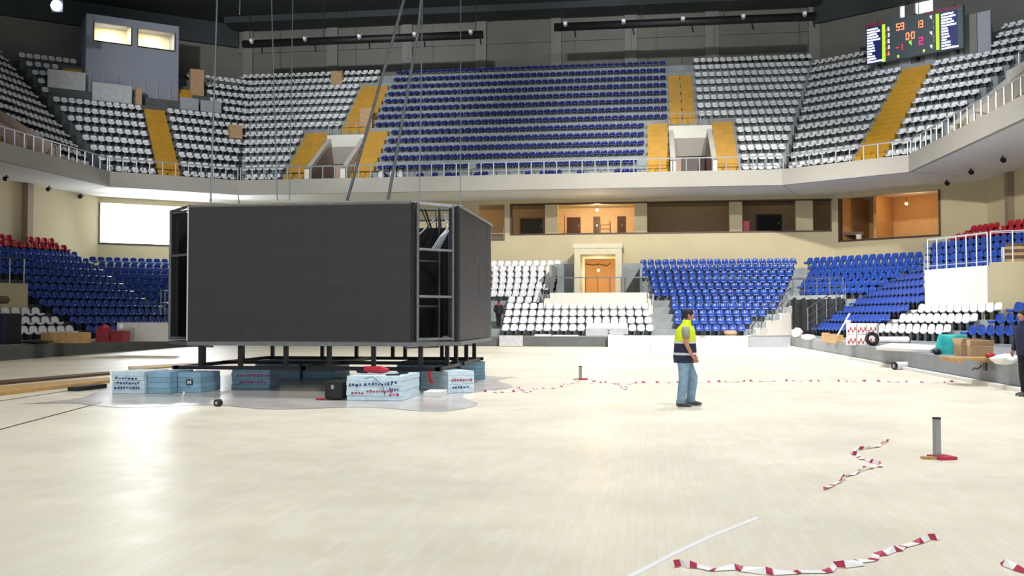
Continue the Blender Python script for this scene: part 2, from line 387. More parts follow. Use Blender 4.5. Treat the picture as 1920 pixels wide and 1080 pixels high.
for i, (a, b, zt, lf, fr, lb) in enumerate(((976, 1018, 9.0, 'door_grey', 'room_orange', 'grey door in the leftmost bay of the corridor'), (1063, 1089, 9.05, 'door_brown', 'pink_frame', 'brown door with a pale frame near the corridor lamp'), (1116, 1123, 8.95, 'door_brown', 'door_brown', 'narrow dark doorway right of the pale framed door'), (1161, 1170, 8.95, 'door_brown', 'door_brown', 'narrow brown door beside the ladder'), (1422, 1464, 8.95, 'black', 'door_grey', 'dark door in the fourth bay of the corridor'))):
    door(i+2, X(a, YC), X(b, YC), 7.32, zt, YC, lb, lf, fr)
# corner walls: right one with a room opening, left one with the bright window
W1, W2 = Vector((12.6, 66.5)), Vector((20.3, 60.6)); dW = (W2-W1).normalized(); nW = Vector((-dW.y, dW.x))
def wpt(P, d, t): q = P+d*t; return (q.x, q.y)
wr = MB(); o3, o4 = .25, 6.95
wr.slab(wpt(W1, dW, 0), wpt(W1, dW, o3), .35, 4.2, 9.9).slab(wpt(W1, dW, o3), wpt(W1, dW, o4), .35, 4.2, 6.62).slab(wpt(W1, dW, o3), wpt(W1, dW, o4), .35, 9.5, 9.9).slab(wpt(W1, dW, o4), wpt(W1, dW, 9.75), .35, 4.2, 9.9)
wro = struct(wr.build('wall_right', CREAM))
MB().slab(wpt(W1-nW*.05, dW, o3), wpt(W1-nW*.05, dW, o4), .45, 6.6, 6.72).slab(wpt(W1-nW*.05, dW, o4-.12), wpt(W1-nW*.05, dW, o4), .45, 6.6, 9.5).slab(wpt(W1-nW*.05, dW, o3), wpt(W1-nW*.05, dW, o3+.1), .45, 6.6, 9.5).build('sill', 'door_brown', wro)
rr = MB().slab(wpt(W1+nW*4.5, dW, -1), wpt(W1+nW*4.5, dW, 9.2), .2, 6.3, 9.9).slab(wpt(W1+nW*.35, dW, 9.2), wpt(W1+nW*4.7, dW, 9.2), -.2, 6.3, 9.9)
rr.slab(wpt(W1+nW*.4, dW, .3), wpt(W1+nW*4.5, dW, .3), .2, 6.3, 9.9).slab(wpt(W1+nW*1.9, dW, 2.0), wpt(W1+nW*4.5, dW, 2.0), .2, 6.3, 9.9)
struct(rr.build('wall_corner_room', 'room_orange'), 'orange lit walls of the corner room')
rf = MB().prism([wpt(W1+nW*.35, dW, -1), wpt(W1+nW*.35, dW, 9.3), wpt(W1+nW*4.7, dW, 9.3), wpt(W1+nW*4.7, dW, -1)], 6.3, 6.6)
struct(rf.build('corner_room_floor', 'corridor_floor'), 'floor of the corner room')
MBd = MB().slab(wpt(W1+nW*4.42, dW, .9), wpt(W1+nW*4.42, dW, 2.0), .06, 6.6, 8.9)
r6 = struct(link('door_7', None), 'dark door at the back of the corner room'); MBd.build('door_leaf', 'door_brown', r6)
W3, W4 = Vector((-29.1, 66.5)), Vector((-36.8, 60.6)); dX = (W4-W3).normalized(); nX = Vector((dX.y, -dX.x))
wl = MB(); q0, q1 = 2.6, 9.68
wl.slab(wpt(W3, dX, 0), wpt(W3, dX, q0), -.35, 4.2, 9.9).slab(wpt(W3, dX, q0), wpt(W3, dX, q1), -.35, 4.2, 6.62).slab(wpt(W3, dX, q0), wpt(W3, dX, q1), -.35, 9.4, 9.9).slab(wpt(W3, dX, q1), wpt(W3, dX, 9.72), -.35, 4.2, 9.9)
struct(wl.build('wall_left', CREAM))
w1 = struct(link('window_1', None), 'big overexposed daylight window on the left')
MB().slab(wpt(W3+nX*.2, dX, q0), wpt(W3+nX*.2, dX, q1), -.05, 6.62, 9.4).build('pane', 'daylight', w1)
MB().slab(wpt(W3-nX*.04, dX, q0), wpt(W3-nX*.04, dX, q1), -.4, 6.55, 6.68).slab(wpt(W3-nX*.02, dX, q1-.1), wpt(W3-nX*.02, dX, q1), -.4, 6.6, 9.4).build('window_frame', 'door_grey', w1)
s1 = MB().slab((20.3, 60.6), (23.8, 20), .35, .5, 9.9); s1o = struct(s1.build('wall_side_right', CREAM))
s2 = MB().slab((-36.8, 60.6), (-42.2, 20), -.35, .5, 9.9); s2o = struct(s2.build('wall_side_left', CREAM))
MB().box((-38.2, 53.8, 4.9), (-37.3, 54.35, 9.79)).build('pillar', 'pillar_brown', s2o)
MB().box((20.25, 57.2, 4.9), (21.0, 57.7, 9.79)).build('pillar', 'pillar_brown', s1o)
# gallery: slab, soffit, fascia
G = [(-33.2, 14), (-33.2, 55.9), (-26.9, 60.8), (8.4, 60.8), (14.7, 56.3), (15.4, 42), (16.4, 14)]
BK = [(-47, 14), (-47, 63.5), (-33, 75), (12.7, 75), (27, 65), (30, 42), (31, 14)]
for i in range(6):
    a, b, c2, d2 = G[i], G[i+1], BK[i+1], BK[i]
    nn = Vector((-(b[1]-a[1]), b[0]-a[0])).normalized()*.1; struct(MB().prism([(a[0]+nn.x, a[1]+nn.y), (b[0]+nn.x, b[1]+nn.y), c2, d2], 9.8, 10.2).build('gallery_slab', 'soffit'), 'pale slab and underside of the upper gallery')
    struct(MB().slab(a, b, .22, 9.76, 10.74).build('gallery_fascia', 'fascia'), 'pale parapet face of the upper gallery')
GC = Sec('gallery centre', (0, 61.4), (1, 0), (0, 1), .85, .755, 10.63, 14, lambda v: -26.9-.46*v, lambda v: 8.4+.35*v, [(-22.4, -19.6, 0, 5), (1.62, 4.5, 0, 5)])
ng1 = Vector((.581, .814)).normalized(); GD1 = Sec('gallery right corner', Vector((8.4, 60.8))+ng1*.6, (.814, -.581), ng1, .85, .755, 10.63, 13, lambda v: -.33*v, lambda v: 7.74+.47*v)
ng2 = Vector((-.614, .79)).normalized(); GD2 = Sec('gallery left corner', Vector((-26.9, 60.8))+ng2*.6, (-.79, -.614), ng2, .85, .755, 10.63, 13, lambda v: -.38*v, lambda v: 7.98+.45*v)
GS1 = Sec('gallery right side', (15.6, 56.0), (.05, -1), (1, .05), .85, .755, 10.63, 13, lambda v: -.5*v, lambda v: 30, [(4.2, 7.4, 0, 5)])
GS2 = Sec('gallery left side', (-33.8, 55.6), (0, -1), (-1, 0), .85, .755, 10.63, 13, lambda v: -.5*v, lambda v: 30, [(4.6, 7.8, 0, 5)])
for s, nm in ((GC, 'centre gallery'), (GD1, 'right corner gallery'), (GD2, 'left corner gallery'), (GS1, 'right side gallery'), (GS2, 'left side gallery')):
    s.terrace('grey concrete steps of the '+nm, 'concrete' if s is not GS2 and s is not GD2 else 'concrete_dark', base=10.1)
# upper walls and roof
uw = MB().box((-34, 74.2, 10), (13.2, 74.6, 26)); uwo = struct(uw.build('wall_upper_back', 'upper_wall'))
for a, b in ((452, 470), (610, 630), (752, 771), (891, 911), (1034, 1053), (1173, 1196), (1325, 1351), (1521, 1541)):
    MB().box((X(a, 74), 73.95, 18), (X(b, 74), 74.25, 25.6)).build('pillar', 'upper_pillar', uwo)
MB().box((-33, 74.05, 23.1), (12.6, 74.25, 23.35)).build('ledge', 'upper_wall', uwo)
u1 = MB().slab((12.7, 74.2), (27, 64), .4, 10, 22.6).slab((27, 64), (29.5, 14), .4, 10, 25); struct(u1.build('wall_upper_right', 'upper_wall'))
u2 = MB().slab((-33, 74.2), (-47, 63.3), -.4, 10, 26).slab((-47, 63.3), (-47, 14), -.4, 10, 26); struct(u2.build('wall_upper_left', 'upper_wall'))
dG = Vector((27-12.7, 64-74.2)).normalized(); q = Vector((12.7, 74.2))
u3 = MB(); gaps = []
def t_px(px): t = math.tan(px_az(px)); return (t*q.y-q.x)/(dG.x-t*dG.y)
edges = [0, t_px(1693), t_px(1703), t_px(1722), t_px(1729), t_px(1757), 17.5]
for i in (0, 2, 4, 5):
    a, b = (edges[i], edges[i+1]) if i != 5 else (edges[5], 17.5)
    if i == 4: continue
    u3.slab(wpt(q, dG, a), wpt(q, dG, b), .4, 22.6, 26)
u3.slab(wpt(q, dG, 0), wpt(q, dG, 17.5), .4, 24.9, 26)
struct(u3.build('wall_upper_corner', 'upper_wall'), 'upper corner wall with roof lights')
for n_, (i, j) in enumerate(((1, 2), (3, 4), (4, 5))):
    w = struct(link('window_%d' % (n_+2), None), 'bright roof light above the scoreboard')
    MB().slab(wpt(q+Vector((.1, .2)), dG, edges[i]), wpt(q+Vector((.1, .2)), dG, edges[j]-.08), .05, 22.6, 24.9).build('pane', 'daylight_dim', w)
cl = MB().prism([(-60, -12), (44, -12), (44, 80), (-60, 80)], 25.4, 25.8); struct(cl.build('ceiling', 'roof_dark'))
# dark ring beams under the roof
rbm = MB()
for (a, b) in (((-46.8, 63.0), (-32.8, 73.9)), ((27, 63.6), (12.6, 73.9))):
    d = (Vector(b)-Vector(a)).normalized(); rbm.slab(a, b, .5 if a[0] < 0 else -.5, 23.6, 25.4)
rbm.box((-33, 71.6, 24.9), (13, 73.9, 25.4))
struct(rbm.build('roof_beam', 'roof_dark'), 'dark beams under the roof edge')
# ------------------------------------------------------------------ gallery stairs, vomitories, railings
GS = 'yellow stair flights of the gallery'
GC.stair(-24.2, -22.5, 0, 5, 'yellow stair flight left of the left gallery entrance', group=GS)
GC.stair(-19.5, -18.1, 0, 5, 'yellow stair flight right of the left gallery entrance', group=GS)
GC.stair(-21.6, -19.5, 6, 11, 'tall yellow stair flight climbing above the left gallery entrance', group=GS)
GC.stair(.2, 1.55, 0, 5, 'yellow stair flight left of the right gallery entrance', group=GS)
GC.stair(4.55, 5.9, 0, 5, 'yellow stair flight right of the right gallery entrance', group=GS)
GC.stair(1.75, 2.55, 6, 11, 'yellow stair flight above the right gallery entrance, left half', group=GS)
GC.stair(2.62, 3.45, 6, 11, 'yellow stair flight above the right gallery entrance, right half', group=GS)
GD1.stair(4.1, 5.9, 0, 9, 'long yellow stair flight under the scoreboard', group=GS)
GD2.stair(3.5, 4.9, 0, 7, 'long yellow stair flight under the control booth', group=GS)
def railing(pts, h, label, name='railing', nrail=1, rp=.028, group=None, m='steel_light', rails=None):
    """pts: feet of the posts; every post is a part, the rails are parts"""
    r = thing(name, label, 'railing', pts[0], 0, group); o = Vector(pts[0])
    me = MB().tube((0, 0, 0), (0, 0, h), rp, 6).mesh('post', m)
    for p in pts:
        q = link('post', me, r, Vector(p)-o)
    tops = [Vector(p)-o+Vector((0, 0, h)) for p in pts]
    MB().path(tops, rp*1.1, 6).build('handrail', m, r)
    for f in (rails or [i/(nrail) for i in range(1, nrail)]):
        MB().path([Vector(p)-o+Vector((0, 0, h*f)) for p in pts], rp*.6, 5).build('mid_rail', m, r)
    return r
def along(a, b, step):
    a, b = Vector(a), Vector(b); n = max(1, round((b-a).length/step)); return [a+(b-a)*(i/n) for i in range(n+1)]
ZT = 10.74
def gr(a, b, step=.82): return along((a[0], a[1], ZT), (b[0], b[1], ZT), step)
rail_names = ['gallery railing along the left side', 'gallery railing on the left corner', 'gallery railing along the centre stand', 'gallery railing on the right corner', 'gallery railing along the right side']
ends = [((-33.32, 42), (-33.32, 55.8)), ((-33.3, 56.0), (-27.0, 60.92)), ((-26.8, 60.92), (8.3, 60.92)), ((8.5, 60.86), (14.7, 56.46)), ((14.8, 56.2), (15.7, 38))]
for (a, b), lb in zip(ends, rail_names):
    railing(gr(a, b), .84, 'pale '+lb+', with thin upright posts', group='gallery railings', rp=.042)
def vomitory(s, u0, u1, label, wall='cream_white', inner='beige_pink', deep=5.2, zt=14.55, stripes=True, kind_name='gallery_entrance'):
    """concrete entrance box let into the gallery: two sloping side walls, a parapet over a dark doorway"""
    r = thing(kind_name, label, 'entrance', tuple(s.p((u0+u1)/2, 0, ZT-.5)), 0, 'gallery entrances'); o = r.location
    def P(u, v, z): return s.p(u, v, z)-o
    for a, b in ((u0, u0+.32), (u1-.32, u1)):
        mb = MB().hexa([P(a, -.35, 10.2), P(b, -.35, 10.2), P(b, deep, 10.2), P(a, deep, 10.2), P(a, -.35, 11.4), P(b, -.35, 11.4), P(b, deep-.6, zt), P(a, deep-.6, zt)])
        mb.build('side_wall', wall, r)
        mb = MB()
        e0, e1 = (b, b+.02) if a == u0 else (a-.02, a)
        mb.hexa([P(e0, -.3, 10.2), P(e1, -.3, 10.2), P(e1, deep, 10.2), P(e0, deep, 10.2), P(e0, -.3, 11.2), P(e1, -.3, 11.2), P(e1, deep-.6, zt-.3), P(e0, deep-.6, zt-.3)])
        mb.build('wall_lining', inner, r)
    MB().hexa([P(u0, deep-1.0, zt-.85), P(u1, deep-1.0, zt-.85), P(u1, deep+.1, zt-.85), P(u0, deep+.1, zt-.85), P(u0, deep-1.0, zt), P(u1, deep-1.0, zt), P(u1, deep+.1, zt), P(u0, deep+.1, zt)]).build('parapet', wall, r)
    MB().hexa([P(u0+.3, deep-.5, zt-2.0), P(u1-.3, deep-.5, zt-2.0), P(u1-.3, deep, zt-2.0), P(u0+.3, deep, zt-2.0), P(u0+.3, deep-1.0, zt-.8), P(u1-.3, deep-1.0, zt-.8), P(u1-.3, deep, zt-.8), P(u0+.3, deep, zt-.8)]).build('lintel', 'fascia', r)
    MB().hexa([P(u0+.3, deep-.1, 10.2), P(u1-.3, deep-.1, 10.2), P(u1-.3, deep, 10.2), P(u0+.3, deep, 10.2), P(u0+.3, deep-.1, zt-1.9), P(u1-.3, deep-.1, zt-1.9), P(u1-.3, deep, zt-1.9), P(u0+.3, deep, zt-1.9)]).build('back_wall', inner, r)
    m_ = MB(); ua, ub = (u0+u1)/2-.55, u1-.35
    m_.hexa([P(ua, deep-.2, 10.2), P(ub, deep-.2, 10.2), P(ub, deep-.1, 10.2), P(ua, deep-.1, 10.2), P(ua, deep-.2, zt-2.0), P(ub, deep-.2, zt-2.0), P(ub, deep-.1, zt-2.0), P(ua, deep-.1, zt-2.0)])
    m_.build('doorway', 'door_brown', r)
    MB().hexa([P(u0+.3, -.3, 10.1), P(u1-.3, -.3, 10.1), P(u1-.3, deep, 10.1), P(u0+.3, deep, 10.1), P(u0+.3, -.3, 10.28), P(u1-.3, -.3, 10.28), P(u1-.3, deep, 10.28), P(u0+.3, deep, 10.28)]).build('floor_slab', 'gallery_floor_grey', r)
    return r
vomitory(GC, -22.4, -19.6, 'cream gallery entrance with sloping sides left of the blue seats')
vomitory(GC, 1.62, 4.5, 'cream gallery entrance with sloping sides right of the blue seats')
for u0, u1, lb in ((-22.35, -19.65, 'left'), (1.67, 4.45, 'right')):
    railing(along((u0, 61.4+4.3, 14.56), (u1, 61.4+4.3, 14.56), .66), .85, 'short pale railing on top of the %s centre gallery entrance' % lb, rp=.03, group='railings on the gallery entrances')
GS1.stair(7.55, 9.2, 0, 5, 'yellow stair flight at the right edge beside the gallery entrance', group=GS); GS2.stair(7.95, 9.6, 0, 5, 'yellow stair flight at the left edge beside the gallery entrance', group=GS)
vomitory(GS1, 4.2, 7.4, 'cream gallery entrance at the far right edge below the railing', inner='cream', deep=3.6, zt=14.2)
vomitory(GS2, 4.6, 7.8, 'beige gallery entrance with a sloping side at the far left edge', wall='beige_pink', zt=14.4)
railing([GS1.p(u, 3.2, 14.21) for u in (4.25, 5.0, 5.8, 6.6, 7.35)], .95, 'pale railing on top of the far right gallery entrance', rp=.034, group='railings on the gallery entrances')
# ------------------------------------------------------------------ seats
def seat_mesh(name, color, nu, nv, t=.035):
    """moulded shell seat, facing -y, foot of the pan bracket at z=0"""
    prof = []                                        # pan front lip -> pan back -> backrest top : (y, z, halfwidth)
    pan = [(-.255, .285, .195), (-.24, .39, .208), (-.1, .385, .215), (.06, .375, .215)]
    back = [(.13, .40, .21), (.165, .47, .217), (.185, .55, .214), (.198, .62, .19), (.205, .665, .145), (.208, .69, .075)]
    if nv >= 10: pan[0] = (-.25, .325, .185); back = [(.13, .40, .212), (.165, .47, .212), (.185, .56, .208), (.2, .63, .185), (.207, .675, .14), (.21, .7, .075)]
    prof = pan+back
    if nv < 10: prof = [pan[0], pan[1], pan[3], back[1], back[3], back[4], back[5]]
    n = len(prof); V = []; F = []; M = []
    for side in (0, 1):
        for i, (y, z, w) in enumerate(prof):
            for j in range(nu):
                u = -1+2*j/(nu-1); curl = .045*abs(u)**3
                isback = z > .41
                yy = y-(curl if isback else 0); zz = z+(curl if not isback else 0)
                if side: yy += t if isback else .01; zz -= 0 if isback else t
                V.append((w*u, yy, zz))
    idx = lambda s, i, j: s*n*nu+i*nu+j
    for i in range(n-1):
        for j in range(nu-1):
            F.append((idx(0, i, j), idx(0, i, j+1), idx(0, i+1, j+1), idx(0, i+1, j))); M.append(0)
            F.append((idx(1, i, j), idx(1, i+1, j), idx(1, i+1, j+1), idx(1, i, j+1))); M.append(0)
    ring = [(i, 0) for i in range(n)]+[(n-1, j) for j in range(1, nu)]+[(i, nu-1) for i in range(n-2, -1, -1)]+[(0, j) for j in range(nu-2, 0, -1)]
    for a in range(len(ring)):
        p, q_ = ring[a], ring[(a+1) % len(ring)]
        F.append((idx(0, *p), idx(0, *q_), idx(1, *q_), idx(1, *p))); M.append(0)
    mb = MB(); mb.v = V; mb.f = F; mb.m = M
    mb.box((-.05, -.05, 0), (.05, .1, .35), 1)
    if nv >= 10: mb.box((-.2, -.02, .33), (.2, .07, .352), 1)
    return mb
SEATS = []                                          # (colour, section, row, u, position, rotation)
def put_row(s, k, u0, u1, color, pitch=.49, v=.5, keep=1.0):
    if u0 > u1: u0, u1 = u1, u0
    n = max(1, int(round((u1-u0)/pitch)))
    rot = math.atan2(-s.n.x, s.n.y)
    for i in range(n):
        if keep < 1 and random.random() > keep: continue
        u = u0+(i+.5)*(u1-u0)/n
        q_ = s.p(u, (k*s.D)+v, s.z(k)); SEATS.append((color, s, k, u, q_, rot))
def row_px(s, k, a, b, color): put_row(s, k, s.u_px(a, k*s.D+.5), s.u_px(b, k*s.D+.5), color, v=.4 if (s is B0 and k == 3) else .5)
W_, B_, N_, R_ = 'white', 'blue', 'navy', 'red'  # navy marks the blue gallery seats, coloured darker for the dim light
for k, runs in enumerate([(940, 1226), (943, 1223), (946, 1220), (949, 1218), (951, 1014)]): row_px(B0, k, *runs, W_)
row_px(B0, 5, 905, 1015, W_)
for k, b in ((6, 1031), (7, 1035), (8, 1036), (9, 1036), (10, 1065)): row_px(B0, k, 893, b, W_)
for k, (a, b) in enumerate([(1288, 1398), (1263, 1409), (1263, 1437), (1258, 1457), (1257, 1464), (1224, 1472), (1221, 1476), (1219, 1482), (1202, 1488), (1201, 1491), (1200, 1495)]): row_px(B0, k, a, b, B_)
for k, (a, b) in {5: (1503, 1640), 6: (1499, 1664), 7: (1509, 1688), 8: (1518, 1720), 9: (1518, 1738), 10: (1511, 1744)}.items(): row_px(D1, k, a, b, B_)
for k, (a, b) in {3: (308, 345), 4: (278, 345), 5: (253, 345), 6: (235, 345), 7: (215, 345), 8: (197, 345), 9: (184, 345), 10: (166, 345)}.items(): row_px(D2, k, a, b, B_)
for k, runs in {0: [(1641, 1777, W_), (1808, 1932, B_)], 1: [(1681, 1827, W_), (1859, 1935, B_)], 2: [(1716, 1874, W_), (1896, 1940, B_)], 7: [(1742, 1940, B_)], 8: [(1742, 1940, B_)], 9: [(1742, 1940, B_)], 10: [(1744, 1940, B_)], 11: [(1788, 1940, R_)], 12: [(1818, 1872, R_), (1886, 1940, R_)]}.items():
    for (a, b, c) in runs: row_px(S1, k, a, b, c)
for k, (a, b) in enumerate([(1529, 1616), (1553, 1662), (1576, 1698), (1599, 1735), (1623, 1735), (1651, 1735), (1676, 1735), (1711, 1736)]): row_px(S3, k, a, b, B_)
for k, runs in {0: [(-16, 143, W_), (165, 335, B_)], 1: [(-16, 116, W_), (134, 335, B_)], 2: [(-16, 80, W_), (102, 325, B_)], 3: [(76, 301, B_)], 4: [(53, 268, B_)], 5: [(50, 247, B_)], 6: [(50, 227, B_)], 7: [(-18, 205, B_)], 8: [(-18, 189, B_)], 9: [(-18, 170, B_)], 10: [(-18, 148, B_)], 11: [(-18, 128, R_)], 12: [(-18, 25, R_), (52, 104, R_)]}.items():
    for (a, b, c) in runs: row_px(S2, k, a, b, c)
for k in range(14):
    v = k*.85+.5; L_, R2 = GC.uL(v)+.12, GC.uR(v)-.12
    put_row(GC, k, L_, -24.4 if k < 6 else -21.8 if k < 12 else -20.6, W_)
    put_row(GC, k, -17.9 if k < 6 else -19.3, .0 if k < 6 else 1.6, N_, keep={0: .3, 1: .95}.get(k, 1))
    put_row(GC, k, 6.1 if k < 6 else 3.65, R2, W_)
for k in range(13):
    v = k*.85+.5
    if k < 10: put_row(GD1, k, GD1.uL(v)+.12, 3.95, W_); put_row(GD1, k, 6.05, GD1.uR(v)-.12, W_)
    else: put_row(GD1, k, GD1.uL(v)+.12, 1.6, W_); put_row(GD1, k, 9.3, GD1.uR(v)-.12, W_)
    if k < 8: put_row(GD2, k, GD2.uL(v)+.12, 3.35, W_); put_row(GD2, k, 5.05, GD2.uR(v)-.12, W_)
    else: put_row(GD2, k, GD2.uL(v)+.12, 0 if 8 < k < 12 else 1.2 if k > 8 else -.8, W_); put_row(GD2, k, 11.2 if k < 10 else 10.1 if k < 12 else 8.9, GD2.uR(v)-.12, W_)
    for s, a, b in ((GS1, 4.0, 9.4), (GS2, 4.4, 9.8)):
        if k < 6: put_row(s, k, s.uL(v)+.12, a, W_); put_row(s, k, b, 14, W_)
        else: put_row(s, k, s.uL(v)+.12, 14, W_)
def hidden(p):
    x, y, d = proj(p); w = 900/d
    if x < -4 or x > 1924 or y < 2: return True
    if d > 26 and 352 < x < 924 and y > 378: return True          # behind the video cube
    if d > 18 and 1268 < x < 1306 and y > 585: return True        # behind the worker
    return False
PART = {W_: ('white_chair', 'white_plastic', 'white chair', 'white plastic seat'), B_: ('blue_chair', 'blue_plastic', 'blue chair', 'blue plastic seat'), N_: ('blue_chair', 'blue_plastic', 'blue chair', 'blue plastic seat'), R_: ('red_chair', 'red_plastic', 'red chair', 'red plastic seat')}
ROWN = lambda k: 'front row' if k == 0 else ordn(k+1)+' row'
chosen = {}; rest = {}
for col in (W_, B_, R_):
    L = [q_ for q_ in SEATS if q_[0] == col or (col == B_ and q_[0] == N_)]
    vis = [q_ for q_ in L if not hidden(q_[4]+Vector((0, 0, .6)))]
    vis.sort(key=lambda q_: proj(q_[4])[2]); ch = vis[:296]
    ids = set(id(q_) for q_ in ch); chosen[col] = ch; rest[col] = [q_ for q_ in L if id(q_) not in ids]
for col, ch in chosen.items():
    nm, mt, cat, word = PART[col]
    me = seat_mesh(nm, mt, 7, 10).mesh(nm, [mt, 'bracket'], True)
    rows = {}
    for q_ in ch: rows.setdefault((q_[1].name, q_[2]), []).append(q_)
    for (sn, k), L in rows.items():
        L.sort(key=lambda q_: proj(q_[4])[0])
        for i, q_ in enumerate(L):
            o = link(nm, me, None, q_[4], q_[5])
            where = {'far centre': 'far centre stand', 'right corner': 'right corner stand', 'left corner': 'left corner stand', 'right side': 'right side stand', 'left side': 'left side stand', 'right blue side': 'curtain side stand'}.get(sn, sn)
            tag(o, '%s, %s from the left in the %s of the %s' % (word, ordn(i+1), ROWN(k), where), cat, '%s seats of the %s' % (col, where))
for col, L in rest.items():
    if not L: continue
    nm, mt, cat, word = PART[col]; mb = seat_mesh(nm, mt, 5, 7)
    V = np.array(mb.v); nv = len(V); out = np.empty((len(L)*nv, 3)); F = []; M = []
    for i, q_ in enumerate(L):
        c_, s_ = math.cos(q_[5]), math.sin(q_[5]); p = q_[4]; j = 1+random.uniform(-.02, .02)
        if q_[0] == N_: j *= .8
        out[i*nv:(i+1)*nv, 0] = V[:, 0]*c_-V[:, 1]*s_+p.x; out[i*nv:(i+1)*nv, 1] = V[:, 0]*s_+V[:, 1]*c_+p.y; out[i*nv:(i+1)*nv, 2] = V[:, 2]*j+p.z
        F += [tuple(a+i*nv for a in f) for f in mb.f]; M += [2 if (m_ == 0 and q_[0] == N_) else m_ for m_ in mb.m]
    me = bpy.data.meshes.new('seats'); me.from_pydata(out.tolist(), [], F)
    for m in (mt, 'bracket_grey', 'blue_plastic_dim'): me.materials.append(MATS[m])
    me.polygons.foreach_set('material_index', M); me.polygons.foreach_set('use_smooth', [True]*len(F)); me.update()
    o = link('%s_rows' % nm, me); tag(o, {'white': 'mass of white plastic seats filling the upper gallery', 'blue': 'mass of blue plastic seats in the gallery and behind the cube', 'red': 'more red plastic seats out of sight'}[col], 'seating', kind='stuff')
# ------------------------------------------------------------------ video cube on foam blocks
cube = thing('video_cube', 'big black four sided video cube standing on blue foam blocks', 'video screen', (-7.3, 22.5, .47)); CO = Vector(cube.location)
XL, XR, XF0, XF1, YF, YR0, YR1, YBk, ZB, ZTP = -10.68, -4.03, -9.83, -4.88, 19.7, 20.57, 24.84, 25.7, 1.1, 4.04
def cb(name, m, mb, parent=None): 
    mb.v = [(v[0]-CO.x, v[1]-CO.y, v[2]-CO.z) for v in mb.v]; return mb.build(name, m, parent or cube)
fs = cb('screen', 'screen_back', MB().box((XF0, YF+.02, ZB), (XF1, YF+.16, ZTP))); fs['label'] = 'front screen of black panels'
nx, nz = 8, 5
pw, ph = (XF1-XF0)/nx, (ZTP-ZB)/nz
pm = bevel(link('tmp', MB().box((-pw/2+.0007, -.025, -ph/2+.0007), (pw/2-.0007, .025, ph/2-.0007)).mesh('panel', 'screen')), .002, 1); pmesh = pm.data; bpy.data.objects.remove(pm)
for i in range(nx):
    for j in range(nz):
        p = link('panel', pmesh, fs, Vector((XF0+(i+.5)*pw, YF+random.uniform(-.002, .002), ZB+(j+.5)*ph))-CO)
rs = cb('screen', 'screen_back', MB().box((XR-.16, YR0, ZB), (XR-.02, YR1, ZTP))); rs['label'] = 'right hand screen seen at a slant'
pw2 = (YR1-YR0)/7; p2 = MB().box((-.025, -pw2/2+.0007, -ph/2+.0007), (.025, pw2/2-.0007, ph/2-.0007)).mesh('panel', 'screen')
for i in range(7):
    for j in range(nz): link('panel', p2, rs, Vector((XR+random.uniform(-.002, .002), YR0+(i+.5)*pw2, ZB+(j+.5)*ph))-CO)
cb('screen', 'screen_back', MB().box((XF0, YBk-.16, ZB), (XF1, YBk, ZTP)))
cb('screen', 'screen_back', MB().box((XL, YR0, ZB), (XL+.16, YR1, ZTP)))
oct_ = [(XF0, YF-.06), (XF1, YF-.06), (XR+.06, YR0), (XR+.06, YR1), (XF1, YBk+.06), (XF0, YBk+.06), (XL-.06, YR1), (XL-.06, YR0)]
cb('base_deck', 'truss_steel', MB().prism(oct_, 1.0, 1.085))
mb = MB()
for i in range(8): a, b = oct_[i], oct_[(i+1) % 8]; mb.tube((a[0]*.995-.03, a[1]+.05, 4.03), (b[0]*.995-.03, b[1]+.05, 4.03), .035, 6)
for y in (21.3, 23.6): mb.tube((XL+.1, y, 4.05), (XR-.1, y, 4.05), .03, 6)
cb('top_ring', 'truss_steel', mb)
cb('edge_profile', 'steel_light', MB().box((XF0-.035, YF-.02, ZB), (XF0-.005, YF+.16, ZTP)))
cb('edge_profile', 'black_steel', MB().box((XF1+.005, YF-.02, ZB), (XF1+.07, YF+.2, ZTP)))
cb('edge_profile', 'black_steel', MB().box((XR-.2, YR0-.09, ZB), (XR+.02, YR0-.005, ZTP)))
def truss(a, b, out, mids, label=None):
    r = link('corner_truss', None, cube)
    d = Vector((b[0]-a[0], b[1]-a[1], 0))
    for p in (a, b): cb('upright', 'truss_steel', MB().tube((p[0], p[1], ZB), (p[0], p[1], ZTP), .035, 8), r)
    for z in mids: cb('crossbar', 'truss_steel', MB().tube((a[0], a[1], z), (b[0], b[1], z), .03, 6), r)
    ai, bi = (a[0]+out[0], a[1]+out[1]), (b[0]+out[0], b[1]+out[1])
    for p in (ai, bi): cb('inner_upright', 'truss_steel', MB().tube((p[0], p[1], ZB), (p[0], p[1], ZTP), .025, 6), r)
    for z in mids[:-1]: cb('brace', 'truss_steel', MB().tube((ai[0], ai[1], z-.2), (bi[0], bi[1], z-.2), .02, 5), r)
    cb('brace', 'truss_steel', MB().tube((ai[0], ai[1], 3.1), (bi[0], bi[1], 3.9), .022, 5), r); cb('brace', 'truss_steel', MB().tube((a[0], a[1], 2.0), (ai[0], ai[1], 3.0), .02, 5), r)
truss((XF1+.13, YF+.06), (XR-.1, YR0-.14), (-.42, .55), (1.15, 2.05, 3.05, 4.0))
truss((XF0-.16, YF+.3), (XL+.02, YR0-.1), (.35, .5), (1.15, 3.0, 3.97))
truss((XF1+.1, YBk-.1), (XR-.1, YR1+.1), (-.4, -.5), (1.15, 2.6, 4.0))
cb('inner_panel', 'screen_back', MB().slab((-5.9, 21.6), (-4.75, 22.3), .06, ZB, 3.5))
cb('inner_panel', 'screen_back', MB().slab((XF0-.05, YF+.42), (XF0-.5, YR0+.5), .06, ZB, 3.9))
mb = MB()
for k in range(5): mb.path([(-4.62+.03*k, 20.4+.05*k, 3.05), (-4.45+.05*k, 20.5, 3.35+.03*k), (-4.3+.03*k, 20.75, 3.6+.05*k), (-4.5, 21.2, 3.95)], .012, 5)
cb('cable_bundle', 'steel_light', mb)
mb = MB()
